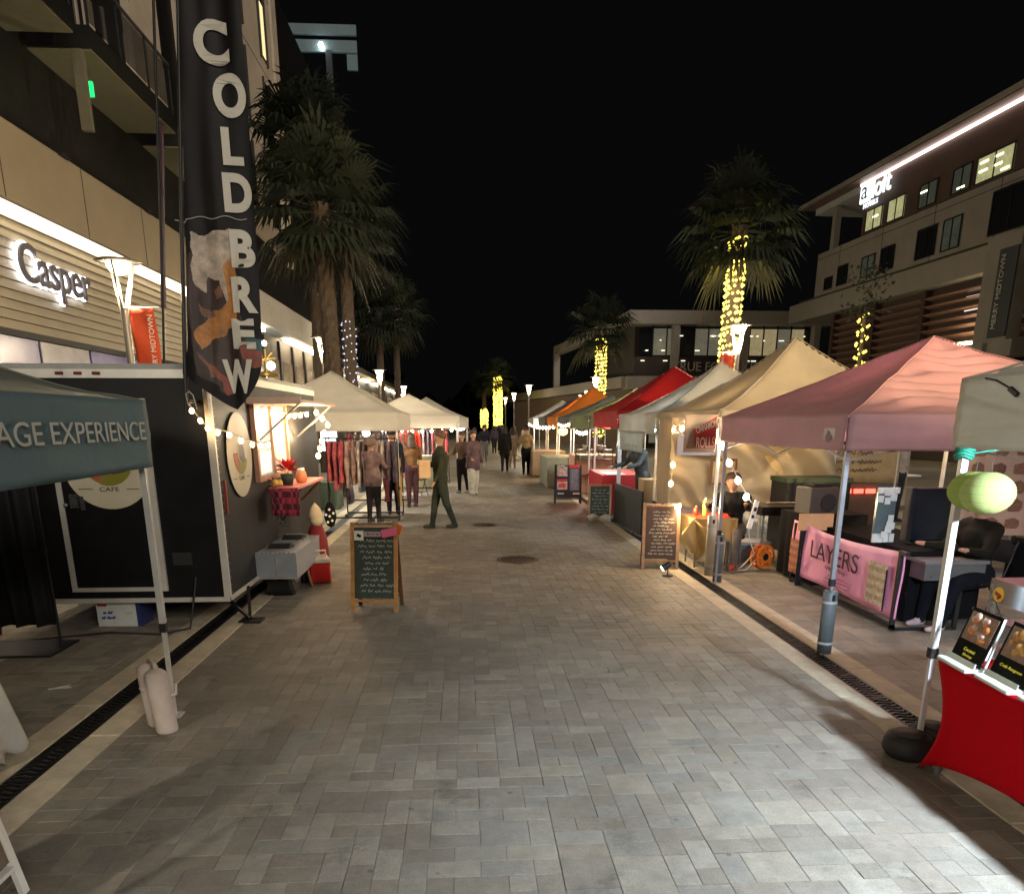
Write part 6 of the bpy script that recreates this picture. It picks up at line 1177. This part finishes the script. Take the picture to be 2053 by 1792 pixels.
person('woman in floral top and black trousers beside the white trousers', -.14, 21.6, R(-30), 1.64, (.16, .10, .07), (.018, .015, .018), (.3, .28, .25), (.04, .02, .01), .3, legs=((5, 5), (-8, 4)), arms=((20, 8, 70), (5, 8, 20)))
person('person in long black coat and pink shoes walking away up the street', 1.48, 30.2, R(175), 1.74, (.012, .012, .013), (.02, .014, .018), (.45, .30, .28), (.01, .008, .008), .2, coat=.22, legs=((10, 4), (-9, 6)), vox=.03)
person('man in tan shirt, black trousers and dark cap walking away', 2.22, 29.0, R(180), 1.74, (.28, .20, .11), (.010, .010, .011), (.01, .01, .01), (.02, .01, .01), 0, cap=(.05, .01, .015), legs=((5, 3), (-6, 4)), arms=((2, 12, 5), (12, 14, 60)), vox=.03)
bgm = thing('black_bag', 'black bag hanging beside the man in the tan shirt', 'bag', (2.52, 28.95, .42)); MB().box((0, 0, .16), (.10, .26, .30), bev=.03).build('body', BLACK, bgm); MB().tube([(0, -.08, .3), (0, 0, .48), (0, .08, .3)], .01).build('handle', BLACK, bgm)
person('person in light top walking beyond the tan shirted man', 1.95, 33, R(170), 1.66, (.30, .22, .16), (.25, .20, .15), (.4, .35, .3), (.02, .01, .01), .2, vox=.03, legs=((8, 4), (-8, 6)))
person('person with dark backpack in the middle of the far crowd', .85, 38, R(180), 1.75, (.015, .013, .022), (.12, .11, .10), (.1, .1, .1), (.01, .01, .01), 0, vox=.03, legs=((6, 3), (-6, 4)))
r2 = random.Random(21)
crowd = [('dark clad person left of the street end group', 1.1, 46, (.02, .016, .018)), ('person in purple grey at the street end', 1.7, 48, (.06, .05, .07)), ('dark clad person under the far palm lights', 2.3, 50, (.015, .012, .012)), ('person in brown among the far crowd', 2.9, 47, (.08, .05, .04)), ('person in black before the third left tent', .4, 40, (.01, .01, .012)), ('person in grey at the far left of the crowd', .05, 34, (.12, .10, .10)), ('person in pale shirt beside the far right tents', 3.3, 44, (.3, .26, .22)), ('small figure in dark red at the street end', 2.0, 58, (.10, .02, .02)), ('small figure in navy at the street end', 2.6, 62, (.02, .02, .05))]
for (lb, x, y, c) in crowd: person(lb, x, y, R(r2.uniform(150, 210)), r2.uniform(1.6, 1.8), c, (.02, .018, .02), (.02, .02, .02), (.012, .01, .01), 0 if r2.random() < .5 else .2, vox=.04, legs=((7, 3), (-7, 4)))
person('person in mauve grey hooded coat browsing the clothes rack', -1.88, 15.3, R(150), 1.62, (.17, .11, .11), (.014, .012, .014), (.02, .02, .02), (.03, .02, .02), 0, hood=(.15, .11, .10), coat=.06, legs=((3, 2), (-3, 2)), arms=((30, 8, 60), (30, 8, 50)))
person('man in dark navy jacket and light cap behind the mauve coat', -1.62, 16.6, R(190), 1.78, (.014, .014, .030), (.012, .013, .03), (.02, .02, .02), (.02, .02, .02), 0, cap=(.30, .30, .34))
person('woman with mustard top standing behind the first white tent leg', -1.30, 18.0, R(200), 1.66, (.12, .06, .025), (.05, .02, .025), (.05, .03, .03), (.05, .03, .015), .25)
person('brown coated customer between the trailer hatch and first tent', -3.05, 14.0, R(120), 1.70, (.10, .06, .035), (.03, .02, .02), (.02, .02, .02), (.04, .02, .01), .2)
person('seated vendor in black with red shoes bending forward at the cream stall', 3.72, 10.35, R(-30), 1.72, (.014, .013, .012), (.085, .075, .068), (.30, .02, .02), (.03, .015, .01), 0, sit=True, legs=((4, 12), (0, 20)), arms=((60, 10, 45), (65, 12, 40)), lean=20)
stl = thing('stool', 'low dark stool under the seated vendor at the cream stall', 'stool', (3.74, 10.42, 0)); MB().cyl((0, 0, .36), (0, 0, .40), .18, n=18).build('seat', DARK, stl)
for a in (0.8, 2.4, 3.9, 5.5): MB().cyl((.13*math.cos(a), .13*math.sin(a), .36), (.16*math.cos(a), .16*math.sin(a), 0), .012).build('leg', GREY_METAL, stl)
person('seated person in navy trousers and pale shoes behind the LAYERS banner', 4.98, 6.98, R(-72), 1.70, (.009, .008, .005), (.003, .004, .009), (.45, .35, .35), (.02, .012, .01), 0, sit=True, legs=((8, 8), (2, 20)), arms=((40, 8, 60), (40, 8, 60)), lean=6)
person('vendor with grey cap and dark vest leaning at the white stall', 3.42, 14.75, R(-70), 1.70, (.045, .05, .05), (.02, .02, .02), (.02, .02, .02), (.02, .02, .02), 0, cap=(.35, .34, .33), lean=14, arms=((40, 10, 40), (40, 10, 40)))
person('person in white shirt on the patio behind the pink stall', 8.6, 14.8, R(20), 1.70, (.45, .38, .36), (.03, .03, .04), (.02, .02, .02), (.02, .01, .01), .2)
person('dark clad vendor under the green grey tent', 4.2, 20.8, R(-80), 1.70, (.02, .02, .02), (.02, .02, .02), (.02, .02, .02), (.02, .01, .01), 0)
# cover the unused root check
for o in bpy.data.objects:
    if o.parent is None and o.type == 'LIGHT': o['kind'] = 'helper'
